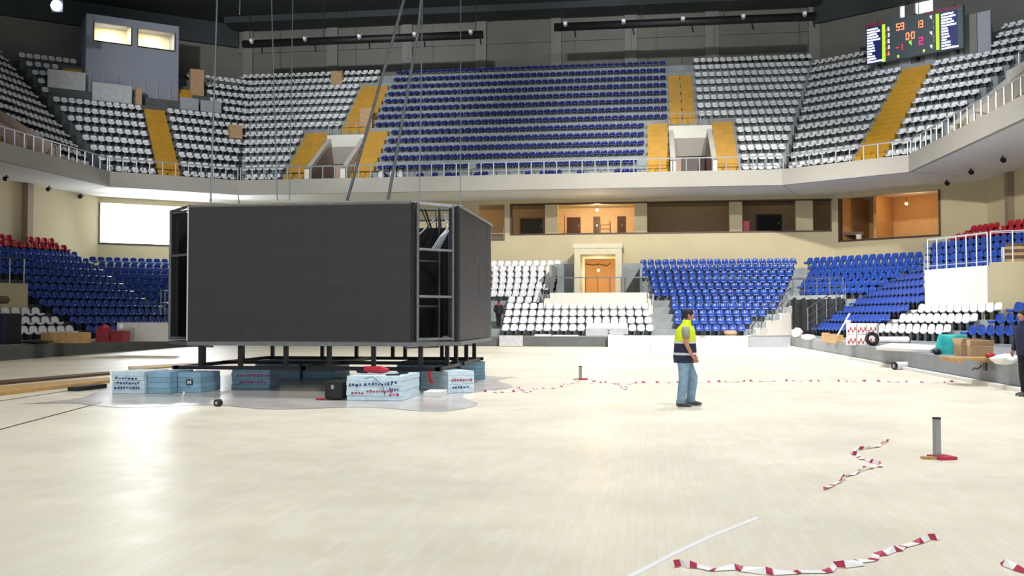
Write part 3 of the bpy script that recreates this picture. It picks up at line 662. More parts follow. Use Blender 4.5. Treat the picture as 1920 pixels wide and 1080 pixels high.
for k in range(6): a = random.uniform(-.25, .25); mb.path([(-4.7+a, 20.6+random.uniform(0, .4), 4.0), (-4.6+a*.7, 20.7, 3.6), (-4.8+a, 20.9, 3.2)], .014, 5)
cb('cable_bundle', 'black', mb)
cb('tag_strip', 'red', MB().box((-4.78, 19.86, 3.5), (-4.76, 19.93, 3.8)))
cb('wood_stick', 'wood', MB().box((-8.0, 19.9, 4.06), (-7.75, 20.0, 4.1)))
# legs and lower frame
lg = MB().box((-.045, -.045, 0), (.045, .045, .55)).mesh('support_leg', 'black_steel')
for px in (378, 452, 537, 618, 701, 789): link('support_leg', lg, cube, Vector((X(px, 19.95), 19.95, .47))-CO)
for px in (483, 512, 605, 669, 737, 760, 829): -10.3 < X(px, 25.1) < -4.25 and link('support_leg', lg, cube, Vector((X(px, 25.1), 25.1, .47))-CO)
for y in (20.9, 21.9, 23.2, 24.3): link('support_leg', lg, cube, Vector((-4.35, y, .47))-CO)
for y in (21.2, 23.4): link('support_leg', lg, cube, Vector((-10.2, y, .47))-CO)
mb = MB()
for y in (19.95, 22.5, 25.1): mb.box((-10.3, y-.05, .47), (-4.25, y+.05, .55))
for x in (-10.2, -7.3, -4.35): mb.box((x-.05, 19.9, .47), (x+.05, 25.15, .55))
cb('lower_frame', 'black_steel', mb)
FB = 'blue foam blocks under the cube'
def foam(x0, x1, y0, y1, h, label, m='foam_blue', prints=None, rz=0, z=.008):
    c = Vector(((x0+x1)/2, (y0+y1)/2, z)); w, d = (x1-x0)/2, (y1-y0)/2
    t = thing('foam_block', label, 'foam block', c, rz, FB); n = max(3, round(h/.1))
    for i in range(n):                                # the pack is a pile of sheets under film
        j = random.uniform(-.008, .008)
        MB().box((-w+j, -d+j, h*i/n+.002), (w+j, d+j, h*(i+1)/n-.002)).build('foam_sheet', m if i % 2 else ('foam_side' if m == 'foam_blue' else m), t)
    if prints:
        mp = MB(); 
        for col, rows in enumerate(prints):
            mb = MB()
            for (u, zz, lw) in rows:
                k = 0
                while k < lw:
                    s_ = random.uniform(.03, .07); mb.box((u+k, -d-.016, zz+random.uniform(-.012, .012)), (u+k+s_*.8, -d-.011, zz+random.uniform(.025, .05))); k += s_+.015
            (tag(mb.build('print', 'print_pink' if col else 'print_navy', t), kind='stuff') if mb.v else None)
    return t
foam(-11.15, -10.43, 18.95, 20.0, .46, 'foam pack at the left end with dense blue print', 'foam_white', [[(-.3, .1, .55), (-.3, .2, .55), (-.28, .3, .5)], []])
foam(-10.41, -9.9, 19.05, 20.1, .45, 'plain blue foam block between the printed pack and the labelled block', 'foam_blue')
t = foam(-9.88, -9.36, 19.35, 20.3, .42, 'blue foam block with a small black and white label'); MB().box((-.06, -.49, .16), (.08, -.482, .28)).build('label_plate', 'black', t); MB().box((-.03, -.5, .18), (-.01, -.484, .26)).box((.03, -.5, .18), (.05, -.484, .26)).box((-.01, -.5, .205), (.03, -.484, .235)).build('letter', 'white_tape', t)
foam(-9.3, -8.45, 20.65, 21.6, .46, 'blue foam block with two rows of dark red print', 'foam_blue', [[], [(-.3, .28, .7), (-.25, .12, .65)]], rz=R(8))
foam(-10.15, -8.95, 24.1, 25.3, .46, 'foam block under the back left of the frame')
foam(-8.9, -8.0, 24.2, 25.4, .46, 'foam block under the back middle of the frame')
foam(-5.72, -4.62, 17.98, 19.4, .47, 'white wrapped foam pack at the front with pink and navy print', 'foam_white', [[(-.5, .28, .22), (-.2, .3, .55), (.3, .2, .2), (.25, .33, .2)], [(-.45, .12, .2), (-.15, .16, .5), (.3, .1, .15)]])
foam(-4.62, -4.02, 19.95, 21.5, .46, 'foam pack with pink slanted print at the right end', 'foam_white', [[(-.2, .1, .4)], [(-.22, .25, .45)]], rz=R(35))
foam(-4.95, -4.3, 24.35, 25.4, .46, 'blue foam block at the far right corner of the cube', 'foam_blue', rz=R(25))
foam(-6.3, -5.2, 24.0, 25.2, .46, 'foam block under the back right of the frame')
tag(bevel(MB().box((-4.42, 18.9, .001), (-4.05, 19.5, .12)).build('white_carton', 'board_white'), .01), 'small flat white carton lying beside the front foam pack', 'box')
# things around the cube
sh = MB(); gx, gy = 22, 18
for j in range(gy+1):
    for i in range(gx+1):
        x = -11.5+8.1*i/gx+.35*math.sin(j*.7); y = 16.4+9.5*j/gy+.3*math.sin(i*.8)
        sh.v.append((x, y, .003+.004*random.random()))
for j in range(gy):
    for i in range(gx): a = j*(gx+1)+i; sh.f.append((a, a+1, a+gx+2, a+gx+1)); sh.m.append(0)
tag(sh.build('plastic_sheet', 'plastic_film', None, True), 'dusty translucent plastic sheet spread on the floor beneath the cube', 'plastic sheet')
t = thing('tool_case', 'black tool case with a red strap beside the front foam pack', 'case', at(630, 750, z=0))
bevel(MB().box((-.2, -.12, .02), (.17, .35, .38)).build('body', 'black', t), .04)
MB().path([(-.1, .05, .38), (-.08, .05, .44), (.06, .05, .44), (.08, .05, .38)], .018, 6).build('handle', 'black_steel', t)
MB().path([(-.2, -.1, .03), (-.3, -.12, .02), (-.38, -.05, .015), (-.3, .05, .02)], .02, 6).build('strap', 'red', t)
MB().box((-.06, -.13, .22), (.0, -.118, .3)).build('latch', 'steel', t)
t = thing('power_tool', 'red and black power tool on the front foam pack', 'tool', (-5.35, 18.6, .485))
MB().path([(-.2, 0, .09), (.15, 0, .08), (.3, 0, .07)], [.06, .075, .03], 8).build('motor_body', 'red', t)
MB().path([(-.15, 0, .06), (-.28, .03, .05), (-.36, .06, .06)], [.05, .04, .045], 8).build('grip', 'black', t)
tag(MB().path([(-4.95, 18.3, .48), (-4.85, 18.5, .49), (-4.7, 18.75, .5), (-4.95, 19.0, .49)], .015, 5).path([(-5.0, 18.2, .49), (-4.75, 18.3, .49)], .02, 5).build('cable_coil', 'black'), 'black cable lying on the front foam pack', 'cable')
tag(MB().path([(-4.5, 20.0, .5), (-4.52, 19.9, .46), (-4.5, 19.88, .3), (-4.46, 19.88, .22)], .03, 6).build('red_strap', 'red'), 'red strap hanging down the right foam pack', 'strap')
tag(MB().path([(-5.35, 17.955, .43), (-5.2, 17.95, .47), (-5.0, 17.95, .3), (-4.95, 17.94, .1)], .006, 5).build('loose_cord', 'black'), 'thin black cord hanging down the front foam pack', 'cord')
def roll(p, r, w, az, label, core='black', m='white_tape', name='tape_roll', cap=None):
    t = thing(name, label, 'roll', p, az)
    n = 18; mb = MB()
    prof = [(-w/2, r*.45), (-w/2, r), (w/2, r), (w/2, r*.45)]
    v = [(x, rr*math.cos(2*math.pi*k/n), r+rr*math.sin(2*math.pi*k/n)) for k in range(n) for x, rr in prof]
    f = [(k*4+a, k*4+(a+1) % 4, ((k+1) % n)*4+(a+1) % 4, ((k+1) % n)*4+a) for k in range(n) for a in range(4)]
    mb.add(v, f); mb.build('winding', m, t)
    for s in (-1, 1):
        mb = MB(); rr = r*.72
        v = [(s*(w/2+.004), q_*math.cos(2*math.pi*k/n), r+q_*math.sin(2*math.pi*k/n)) for k in range(n) for q_ in (r*1.01, r*.5)]+[(s*(w/2-.05), q_*math.cos(2*math.pi*k/n), r+q_*math.sin(2*math.pi*k/n)) for k in range(n) for q_ in (r*1.01, r*.46)]
        f = [(2*k, 2*((k+1) % n), 2*((k+1) % n)+1, 2*k+1) for k in range(n)]+[(2*k, 2*n+2*k, 2*n+2*((k+1) % n), 2*((k+1) % n)) for k in range(n)]+[(2*k+1, 2*((k+1) % n)+1, 2*n+2*((k+1) % n)+1, 2*n+2*k+1) for k in range(n)]
        mb.add(v, f); mb.build('end_cap', cap or core, t)
    return t
roll(at(409, 762, z=0), .065, .09, R(70), 'small white tape roll with a black core on the floor before the cube')
roll(at(1692, 693, z=0), .12, .62, R(25), 'white roll with black ends lying at the foot of the right platform', 'black', 'white_tape', 'film_roll', 'navy_cloth')
tag(MB().tube(at(342, 746, z=.0), at(345, 735, z=.12), .02, 8).build('bottle_stub', 'white_plastic'), 'small white bottle standing before the labelled foam block', 'bottle')
# cables holding the cube
def extend(a, b, z): return a+(b-a)*((z-a.z)/(b.z-a.z))
HC = 'suspension cables of the cube'
for (x0, y0, x1, r, yb, lb) in ((395, 379, 407, .022, 20.6, 'leftmost suspension cable rising from the top of the cube'), (520, 376, 509, .016, 22.0, 'thin suspension cable second from the left above the cube'), (543, 376, 549, .014, 22.6, 'thin suspension cable third from the left above the cube'), (786, 378, 792, .016, 20.6, 'suspension cable rising from the front right corner of the cube'), (863, 384, 864, .012, 22.3, 'thin suspension cable above the right screen')):
    a = at(x0, y0, y=yb); b = at(x1, 0, y=yb+.6); e = extend(a, b, 25.35); tag(MB().tube(a, e, r, 6).build('suspension_cable', 'steel'), lb, 'cable', HC)
a = at(651, 376, y=21.6); b = at(756, 0, y=21.9); e = extend(a, b, 25.35)
tag(MB().path([a, a+(e-a)*.18+Vector((0, 0, -.05)), a+(e-a)*.5, e], .036, 7).build('power_cable', 'truss_steel'), 'thick slanting cable from the middle of the cube top to the roof', 'cable', 'slanting power cables')
a = at(728, 374, y=21.2); b = at(752, 240, y=21.3); c2 = at(784, 60, y=21.4); d2 = at(790, 0, y=21.4); e = extend(c2, d2, 25.35)
tag(MB().path([a, b, c2, d2, e], .036, 7).build('power_cable', 'truss_steel'), 'thick slanting cable joining the right suspension cable higher up', 'cable', 'slanting power cables')
tag(MB().tube(at(449, 27, y=40), extend(at(449, 27, y=40), at(450, 0, y=40), 25.35), .03, 6).build('hanging_rope', 'steel'), 'short loose rope end hanging from the roof', 'rope')
# ------------------------------------------------------------------ floor details
def strip(pts, w, name, m, label, cat, z=.003, h=.004):
    mb = MB()
    for a, b in zip(pts[:-1], pts[1:]):
        a, b = Vector(a), Vector(b); d = (b-a); d.z = 0; d.normalize(); n = Vector((-d.y, d.x, 0))*w/2
        mb.prism([(a-n)[:2], (b-n)[:2], (b+n)[:2], (a+n)[:2]], z-.002, z+h)
    return tag(mb.build(name, m), label, cat)
g = lambda px, py: at(px, py, z=0)
strip([g(1150, 1098), g(1185, 1080), g(1222, 1061), g(1262, 1040), g(1330, 1008), g(1420, 972)], .045, 'court_line', 'line_white', 'white painted court line across the near floor', 'line')
strip([g(-20, 811), g(190, 755)], .03, 'floor_gap', 'gap_dark', 'long dark gap between parquet panels at the left front', 'floor gap')
strip([g(-20, 755), g(155, 729)], .03, 'floor_gap', 'gap_dark', 'dark gap between parquet panels behind the long gap', 'floor gap')
tag(MB().hexa([g(-30, 732), g(205, 712), g(206, 718), g(-30, 746)]+[q_+Vector((0, 0, .07)) for q_ in (g(-30, 732), g(205, 712), g(206, 718), g(-30, 746))]).build('timber_plank', 'wood'), 'long flat timber plank on the floor at the left of the foam blocks', 'plank', 'planks on the left floor')
tag(MB().hexa([g(-30, 720), g(205, 700), g(206, 703), g(-30, 725)]+[q_+Vector((0, 0, .06)) for q_ in (g(-30, 720), g(205, 700), g(206, 703), g(-30, 725))]).build('timber_plank', 'wood_dark'), 'dark timber plank lying behind the pale plank at the left', 'plank', 'planks on the left floor')
tag(MB().hexa([g(240, 690), g(470, 676), g(474, 680), g(244, 695)]+[q_+Vector((0, 0, .05)) for q_ in (g(240, 690), g(470, 676), g(474, 680), g(244, 695))]).build('timber_plank', 'wood'), 'thin timber plank on the floor behind the left foam blocks', 'plank', 'planks on the left floor')
tag(MB().box(at(148, 734, z=0)+Vector((0, 0, .001)), at(163, 728, z=0)+Vector((.1, .2, .09))).build('rubber_wedge', 'black'), 'small dark wedge on the floor at the end of the rear gap', 'wedge')
def tape(pts, label, w=.07, seg=.13, seed=1):
    rnd = random.Random(seed); P = [Vector(g(*p)) for p in pts]; t = thing('barrier_tape', label, 'tape', P[0]); o = Vector(t.location)
    L = [0]; 
    for a, b in zip(P[:-1], P[1:]): L.append(L[-1]+(b-a).length)
    def pos(s):
        for i in range(len(P)-1):
            if s <= L[i+1]: return P[i]+(P[i+1]-P[i])*((s-L[i])/max(1e-6, L[i+1]-L[i]))
        return P[-1]
    n = max(3, int(L[-1]/seg)); ks = [0.0]
    for i in range(n): ks.append(ks[-1]+(rnd.uniform(.35, .8) if i % 2 == 0 else rnd.uniform(.8, 2.2)))
    mb = MB(); tot = ks[-1]
    for i in range(n+1):
        a = pos(ks[i]/tot*L[-1]); b = pos(min(L[-1], (ks[i]+.05)/tot*L[-1])); d = (b-a).normalized() if (b-a).length > 1e-5 else Vector((1, 0, 0)); ang = .5+.5*math.sin(i*.9+rnd.random()*1.6)
        nn = Vector((-d.y, d.x, 0))*w*(.3+.7*(1-ang))*.6; up = Vector((0, 0, .004+.045*ang)); jt = Vector((-d.y, d.x, 0))*rnd.uniform(-.03, .03)
        p_ = a-o+jt; mb.v += [tuple(p_-nn+Vector((0, 0, .006))), tuple(p_+nn+up), tuple(p_+nn+up+Vector((0, 0, .003))), tuple(p_-nn+Vector((0, 0, .009)))]
    for i in range(n):
        q0, q1 = i*4, i*4+4
        for k in range(4): mb.f.append((q0+k, q0+(k+1) % 4, q1+(k+1) % 4, q1+k)); mb.m.append(i % 2)
    bpy.data.objects.remove(t); return tag(link('barrier_tape', mb.mesh('barrier_tape', ['red_tape', 'white_tape']), None, o), label, 'tape')
tape([(908, 735), (930, 737), (965, 735), (972, 728), (988, 737), (1005, 730), (1020, 728), (1042, 729), (1062, 722), (1087, 714)], 'red and white barrier tape running from the cube to the short post', seed=2)
tape([(1089, 710), (1100, 709), (1118, 715), (1108, 719), (1135, 718), (1160, 721), (1172, 731), (1182, 719), (1236, 718), (1300, 718), (1380, 716), (1470, 715), (1556, 716)], 'red and white barrier tape running from the short post past the worker', seed=3)
tape([(1570, 716), (1640, 716), (1700, 717), (1760, 718), (1800, 716)], 'barrier tape reaching the right platform, nearly flat on the floor', seed=4)
tape([(1667, 830), (1648, 838), (1626, 842), (1605, 845), (1602, 855), (1622, 863), (1640, 869), (1655, 875), (1632, 879), (1610, 886), (1580, 900), (1560, 915), (1545, 920)], 'crumpled barrier tape zigzagging on the floor before the steel post', .045, .1, 5)
tape([(1262, 1064), (1290, 1061), (1285, 1066), (1320, 1068), (1345, 1072), (1390, 1071), (1425, 1077), (1470, 1077), (1520, 1074), (1560, 1071), (1575, 1064), (1602, 1062), (1640, 1048), (1690, 1030), (1760, 1010)], 'barrier tape crossing the very front of the floor', .05, .085, 6)
tape([(1880, 1058), (1900, 1066), (1925, 1075)], 'loose end of barrier tape at the front right corner', .06, .085, 7)
PO = 'short steel posts in the floor'
def post(p, h, w, label, base=None, m='steel'):
    t = thing('floor_post', label, 'post', p, R(20), PO)
    mb = MB(); mb.box((-w, -w, .01), (w, w, h)); mb.build('tube', m, t); MB().box((-w*1.05, -w*1.05, h), (w*1.05, w*1.05, h+.02)).build('cap', 'black_steel', t)
    if base:
        MB().box((-.06, -.14, .0), (.16, .1, .035)).build('wood_wedge', 'red_tape', t); MB().hexa([(-.2, -.02, 0), (-.06, -.08, 0), (-.04, -.02, 0), (-.18, .05, 0), (-.2, -.02, .03), (-.06, -.08, .03), (-.04, -.02, .03), (-.18, .05, .03)]).build('wood_chip', 'wood', t)
post(g(1757, 860), .45, .032, 'steel post standing on wooden wedges at the front right', True)
post(g(1088, 712), .33, .035, 'short steel post wrapped with barrier tape in mid floor', True)
post(g(1220, 668), .3, .02, 'small white post on the far floor left of the worker', None, 'white_plastic')
post(g(1808, 712), .42, .03, 'pale post against the right platform', True, 'white_plastic')
# ------------------------------------------------------------------ clutter on the right platform (top at ZP)
def pf(px, py): return at(px, py, z=ZP)
def lump(p, sx, sy, sz, name, m, label, cat, seed, rough=.25, parent=None):
    rnd = random.Random(seed); mb = MB().ball((0, 0, sz), (sx, sy, sz), 14, 9)
    mb.v = [(x*(1+rnd.uniform(-rough, rough)), y*(1+rnd.uniform(-rough, rough)), max(0, z*(1+rnd.uniform(-rough, rough)*.7))) for x, y, z in mb.v]
    o = mb.build(name, m, None, True); o.location = p; return tag(o, label, cat)
lump(pf(1494, 633), .28, .3, .24, 'rubbish_bag', 'white_bag', 'white plastic bag at the far end of the right platform', 'bag', 1)
lump(pf(1516, 637), .34, .3, .12, 'crumpled_sheet', 'white_bag', 'crumpled white sheet beside the far plastic bag', 'sheet', 2)
lump(pf(1602, 638), .3, .3, .26, 'rubbish_bag', 'white_bag', 'white bag leaning against the red and white bundle', 'bag', 3)
def carton(p, w, d, h, rz, label, m='cardboard', open_=False, name='cardboard_box'):
    t = thing(name, label, 'box', p, rz)
    b = MB().box((-w/2, -d/2, 0), (w/2, d/2, h)).build('body', m, t); bevel(b, .008, 1)
    for s in (-1, 1):
        fm = MB()
        if open_: fm.hexa([(-w/2, s*d/2, h), (w/2, s*d/2, h), (w/2, s*d/2, h+.01), (-w/2, s*d/2, h+.01), (-w/2, s*(d/2+.12), h+.14), (w/2, s*(d/2+.12), h+.14), (w/2, s*(d/2+.12), h+.15), (-w/2, s*(d/2+.12), h+.15)])
        else: fm.box((-w/2+.005, s*.005, h), (w/2-.005, s*(d/2-.005), h+.012))
        fm.build('flap', m, t)
    return t
carton(pf(1548, 641), .22, .3, .38, R(15), 'small tilted brown carton on the right platform beside the far bags')
carton(pf(1560, 643), .36, .32, .36, R(-10), 'square brown cardboard box on the far right platform')
carton(pf(1574, 642), .25, .25, .3, R(5), 'cream coloured carton next to the square brown box', 'wood')
t = thing('wrapped_bundle', 'red and white printed bundle of packs stacked on the right platform', 'bundle', pf(1617, 647), R(-20))
for i in range(2):
    for j in range(3):
        b = MB().box((-.5+j*.36, -.35, i*.42), (-.16+j*.36, .35, i*.42+.4)).build('pack', 'white_bag' if (i+j) % 2 else 'board_white', t); bevel(b, .02)
        mb = MB()
        for k in range(4): mb.box((-.46+j*.36+k*.075, -.36, i*.42+.06+.08*(k % 2)), (-.41+j*.36+k*.075, -.349, i*.42+.16+.1*(k % 2)))
        tag(mb.build('print', 'red_tape', t), kind='stuff')
MB().box((-.52, -.4, .0), (-.47, .4, .95)).build('end_board', 'white_plastic', t)
tag(MB().tube(pf(1566, 637), at(1593, 588, y=pf(1566, 637).y+1.2), .035, 8).build('white_pole', 'white_plastic'), 'white pole leaning over the far blue seats', 'pole')
def ring_obj(p, R0, r0, rz, name, m, label, cat):
    mb = MB(); n, k = 24, 8
    v = [((R0+r0*math.cos(2*math.pi*j/k))*math.cos(2*math.pi*i/n), r0*math.sin(2*math.pi*j/k), R0+r0+(R0+r0*math.cos(2*math.pi*j/k))*math.sin(2*math.pi*i/n)) for i in range(n) for j in range(k)]
    f = [(i*k+j, ((i+1) % n)*k+j, ((i+1) % n)*k+(j+1) % k, i*k+(j+1) % k) for i in range(n) for j in range(k)]
    o = mb.add(v, f).build(name, m, None, True); o.location = p; o.rotation_euler = (R(-12), 0, rz); return tag(o, label, cat)
ring_obj(pf(1637, 649), .2, .07, R(15), 'rubber_ring', 'rubber', 'black rubber tyre standing beside the long white roll', 'tyre')
roll(pf(1674, 643), .13, 1.4, R(12), 'long white film roll with a dark end lying behind the tyre', 'black', 'white_tape', 'film_roll')
tag(bevel(MB().hexa([pf(1642, 656), pf(1744, 662), pf(1762, 653), pf(1672, 648)]+[q_+Vector((0, 0, .1)) for q_ in (pf(1642, 656), pf(1744, 662), pf(1762, 653), pf(1672, 648))]).build('flat_panel', 'board_white'), .01), 'long flat white panel lying on the right platform', 'panel')
lump(pf(1757, 665), .12, .12, .08, 'dark_bag', 'rubber', 'small dark bag beside the teal cloth', 'bag', 6)
# teal cloth draped over a crate
mb = MB(); n = 26; tp = pf(1786, 664)
for j in range(9):
    for i in range(n):
        a = 2*math.pi*i/n; k = j/8; rr = .34+.12*k+.05*math.sin(a*6)*k
        mb.v.append((rr*math.cos(a)*1.1, rr*.8*math.sin(a), .55-.55*k**1.3+.02*math.sin(a*4)))
for j in range(8):
    for i in range(n): mb.f.append((j*n+i, (j+1)*n+i, (j+1)*n+(i+1) % n, j*n+(i+1) % n)); mb.m.append(0)
mb.f.append(tuple(range(n))); mb.m.append(0)
o = mb.build('teal_cloth', 'teal_cloth', None, True); o.location = tp; tag(o, 'teal cloth draped over a pile on the right platform', 'cloth')
carton(pf(1812, 667), .5, .4, .33, R(10), 'open cardboard box right beside the teal cloth', 'cardboard', True)
carton(pf(1838, 672), .55, .4, .32, R(-8), 'pale open carton at the right of the cardboard box', 'cardboard', True)
t = thing('timber_pallet', 'low pale timber pallet on the right platform edge', 'pallet', pf(1845, 678), R(5))
for j in range(6): MB().box((-.85, -.5+j*.17, .06), (.85, -.37+j*.17, .1)).build('slat', 'wood', t)
for x in (-.75, 0, .75): MB().box((x-.06, -.5, 0), (x+.06, .5, .06)).build('bearer', 'wood', t)
lump(pf(1857, 680)+Vector((0, 0, .1)), .12, .1, .06, 'red_glove', 'red', 'crumpled red glove on the timber pallet', 'glove', 8)
lump(pf(1885, 684), .3, .25, .12, 'crumpled_sheet', 'white_bag', 'crumpled pinkish sheet at the right end of the pallet', 'sheet', 9)
wl_ = lambda px, py: at(px, py, x=7.93)
tag(MB().box(wl_(1846, 694)+Vector((-.04, 0, 0)), wl_(1853, 680)+Vector((.0, .05, 0))).build('black_box', 'black'), 'small black box hanging on the face of the right platform', 'box')
tag(MB().path([wl_(1825, 694)+Vector((-.02, 0, 0)), wl_(1829, 690)+Vector((-.02, 0, 0)), wl_(1834, 692)+Vector((-.02, 0, 0)), wl_(1842, 686)+Vector((-.02, 0, 0))], .02, 5).build('black_wire', 'black'), 'short black wire stuck to the face of the right platform', 'wire')
# left platform
def lf(px, py): return at(px, py, z=ZP)
carton(lf(124, 643), 1.75, .7, .42, R(4), 'long tan wooden crate on the left platform', 'wood', name='wooden_crate')
carton(lf(196, 641), .54, .5, .5, R(5), 'red box standing under the red helmet', 'box_red', name='red_box')
carton(lf(226, 641), .58, .5, .46, R(-4), 'red box next to the helmet box with a white can on it', 'box_red', name='red_box')
t = thing('safety_helmet', 'red safety helmet resting on the left red box', 'helmet', lf(196, 641)+Vector((0, 0, .515)))
hm_ = MB().ball((0, 0, 0), (.21, .24, .23), 14, 8); hm_.v = [(x, y, max(0, z)) for x, y, z in hm_.v]; hm_.build('shell', 'red', t, True); MB().box((-.25, -.27, -.0), (.25, .25, .03)).build('brim', 'red', t)
t.scale = (1, 1, 1)
o = MB().tube((0, 0, 0), (0, 0, .28), .11, 12).build('paint_can', 'white_plastic', None, True); o.location = lf(226, 641)+Vector((0, 0, .475)); tag(o, 'white can standing on the right red box', 'can')
t = thing('folded_board', 'pale grey board leaning on the left platform beside the red boxes', 'board', lf(278, 640))
bevel(MB().box((-1.45, -.05, 0), (1.45, .05, .82)).build('board', 'board_white', t), .01); MB().box((-1.3, -.07, .02), (-.6, -.05, .6)).build('stain_panel', 'sheet_metal', t)
t = thing('dark_cabinet', 'dark navy cabinet at the far left edge in front of white seats', 'cabinet', lf(8, 645)); bevel(MB().box((-.7, -.4, 0), (.45, .4, 1.2)).build('body', 'dark_cloth', t), .02); MB().box((-.2, -.42, .3), (-.12, -.4, .9)).build('strap', 'white_plastic', t); MB().box((.2, -.43, .05), (.42, -.4, 1.15)).build('door_panel', 'navy_cloth', t)
tag(MB().tube(at(-20, 563, y=36.5), at(12, 562, y=36.2), .16, 12).build('dark_pipe', 'wood_dark', None, True), 'dark pipe end jutting in at the left edge', 'pipe')
lump(lf(70, 645), .6, .4, .08, 'dark_tarp', 'black_fabric', 'flat dark tarp on the left platform before the wooden crate', 'tarp', 12)
# debris in front of the far stand
t = thing('folded_bleacher', 'flat grey sheet metal box leaning at the front row of white seats', 'metal box', at(1139, 632, y=53.9)-Vector((0, 0, 0))); t.location.z = .56
MB().box((-1.2, -.15, 0), (1.15, .25, .42)).build('front_panel', 'sheet_metal', t); MB().hexa([(-1.18, -.15, .43), (1.13, -.15, .43), (1.1, .28, .43), (-1.1, .28, .43), (-1.15, .0, .72), (1.1, .0, .72), (1.08, .28, .72), (-1.08, .28, .72)]).build('top_panel', 'sheet_metal', t)
MB().box((.02, -.17, .28), (.12, -.15, .34)).box((.02, -.17, .12), (.12, -.15, .18)).build('latch', 'black', t)
for i, (px, w, h, m, lb, nm, ct) in enumerate(((1018, .45, .1, 'board_white', 'white scrap sheet on the edge below the front white seats', 'scrap_sheet', 'scrap'), (978, .55, .06, 'wood_dark', 'dark scrap board on the far platform edge near the cube', 'scrap_board', 'board'), (1186, .5, .1, 'black', 'dark scrap strip on the far platform right of the metal box', 'scrap_strip', 'scrap'), (1060, .7, .07, 'board_white', 'pale scrap strip on the far platform left of the metal box', 'scrap_strip', 'scrap'))):
    tag(MB().box((X(px, 52.8)-w, 52.7, ZP+.002), (X(px, 52.8)+w, 53.1, ZP+h)).build(nm, m), lb, ct)
tag(MB().box((X(936, 52), 52.0, .02), (X(980, 52), 52.15, .6)).build('grey_plate', 'sheet_metal'), 'grey plate leaning on the far platform beside the cube', 'plate')
lump(at(1370, 628, y=53.6)*1, .35, .3, .16, 'cloth_heap', 'cardboard', 'brownish heap of rags at the front of the far blue seats', 'rags', 15)
lump(at(1318, 640, y=51.8)*1, .18, .15, .1, 'rag', 'black_fabric', 'grey rag on the low cream wall beside the worker', 'rag', 16)
bpy.data.objects['rag'].location.z = .63; bpy.data.objects['cloth_heap'].location.z = ZP
# ------------------------------------------------------------------ stepped wall, tunnel, lower railings
sw = MB(); xs = [(1401, 52.0, .62), (1419, 55.7, 1.0), (1439, 56.6, 1.42), (1464, 57.5, 1.84), (1486, 58.4, 2.26), (1495, 59.3, 2.26)]
for (a, ya, za), (b, yb, zb) in zip(xs[:-1], xs[1:]): sw.slab((X(a, ya), ya), (X(b, yb), yb), .2, .001, za)
struct(sw.build('wall_stepped', 'cream_white'), 'cream stepped wall beside the corner tunnel')
for i, ((a, ya, za), (b, yb, zb)) in enumerate(zip(xs[:-1], xs[1:])):
    pass
c0, c1 = Vector((8.55, 58.0)), Vector((10.95, 55.6)); dc = (c1-c0)/40; nc = Vector((-.7071, -.7071))
mb = MB()
for j in range(7):
    for i in range(41):
        w = .05*math.sin(i*.9)+.03*math.sin(i*2.3+j*.5); p = c0+dc*i+nc*w
        mb.v.append((p.x, p.y, .57+(2.12+.05*math.sin(i*.7))*j/6))
for j in range(6):
    for i in range(40): a = j*41+i; mb.f.append((a, a+1, a+42, a+41)); mb.m.append(0)
o = mb.build('tunnel_curtain', 'black_fabric', None, True); so = o.modifiers.new('thick', 'SOLIDIFY'); so.thickness = .02
tag(o, 'black curtain hung across the corner tunnel', 'curtain')
struct(MB().slab((c0+(c0-c1).normalized()*.3)[:], c1[:], .3, 2.62, 2.86).build('tunnel_beam', 'concrete'), 'concrete beam over the corner tunnel')
lr = lambda px, py, y: at(px, py, y=y)
railing([lr(1410, 628, 55.0), lr(1428, 615, 55.9), lr(1448, 601, 56.8), lr(1466, 588, 57.7), lr(1483, 575, 58.6)], 1.1, 'steel stair railing climbing the stepped cream wall', m='steel', rails=[.5])
railing([lr(1515, 620, 51.2), lr(1532, 608, 52.0), lr(1550, 596, 52.9), lr(1568, 584, 53.8), lr(1586, 572, 54.7)], 1.15, 'steel stair railing between the black curtain and the blue seats', m='steel', rails=[.3, .65])
railing([Vector((*(c0+(c1-c0)*f), 2.87)) for f in (0, .25, .5, .75, 1.0)], .95, 'steel railing above the black curtain', m='steel', rails=[.5])
# railing round the landing of the far doorway
railing([Vector((X(px, 58.3), 58.27, 3.085)) for px in (1034, 1076, 1098, 1121, 1144, 1165, 1172, 1201, 1216)], .92, 'steel railing in front of the lit far doorway', m='steel', rails=[.97])
railing([Vector((X(1204, 58.9), 58.9, 3.0)), Vector((X(1222, 57.6), 57.5, 2.3))], 1.1, 'short sloping stair railing right of the far doorway', m='steel', rails=[.25, .5, .75])
railing([Vector((X(1032, 59.2), 59.0, 3.0)), Vector((X(1020, 57.7), 57.4, 2.0))], 1.1, 'short sloping stair railing left of the far doorway', m='steel', rails=[.5])
railing([lr(301, 590, 49.5), lr(309, 590, 48.5), lr(317, 592, 47.5)], 1.3, 'steel stair railing in the left corner beside the cube', m='steel', rails=[.5])
railing([Vector((X(px, 66.45), 66.4, 6.97)) for px in (899, 921, 944)], 1.0, 'steel railing in the small end opening of the far wall', m='steel', rails=[.5])
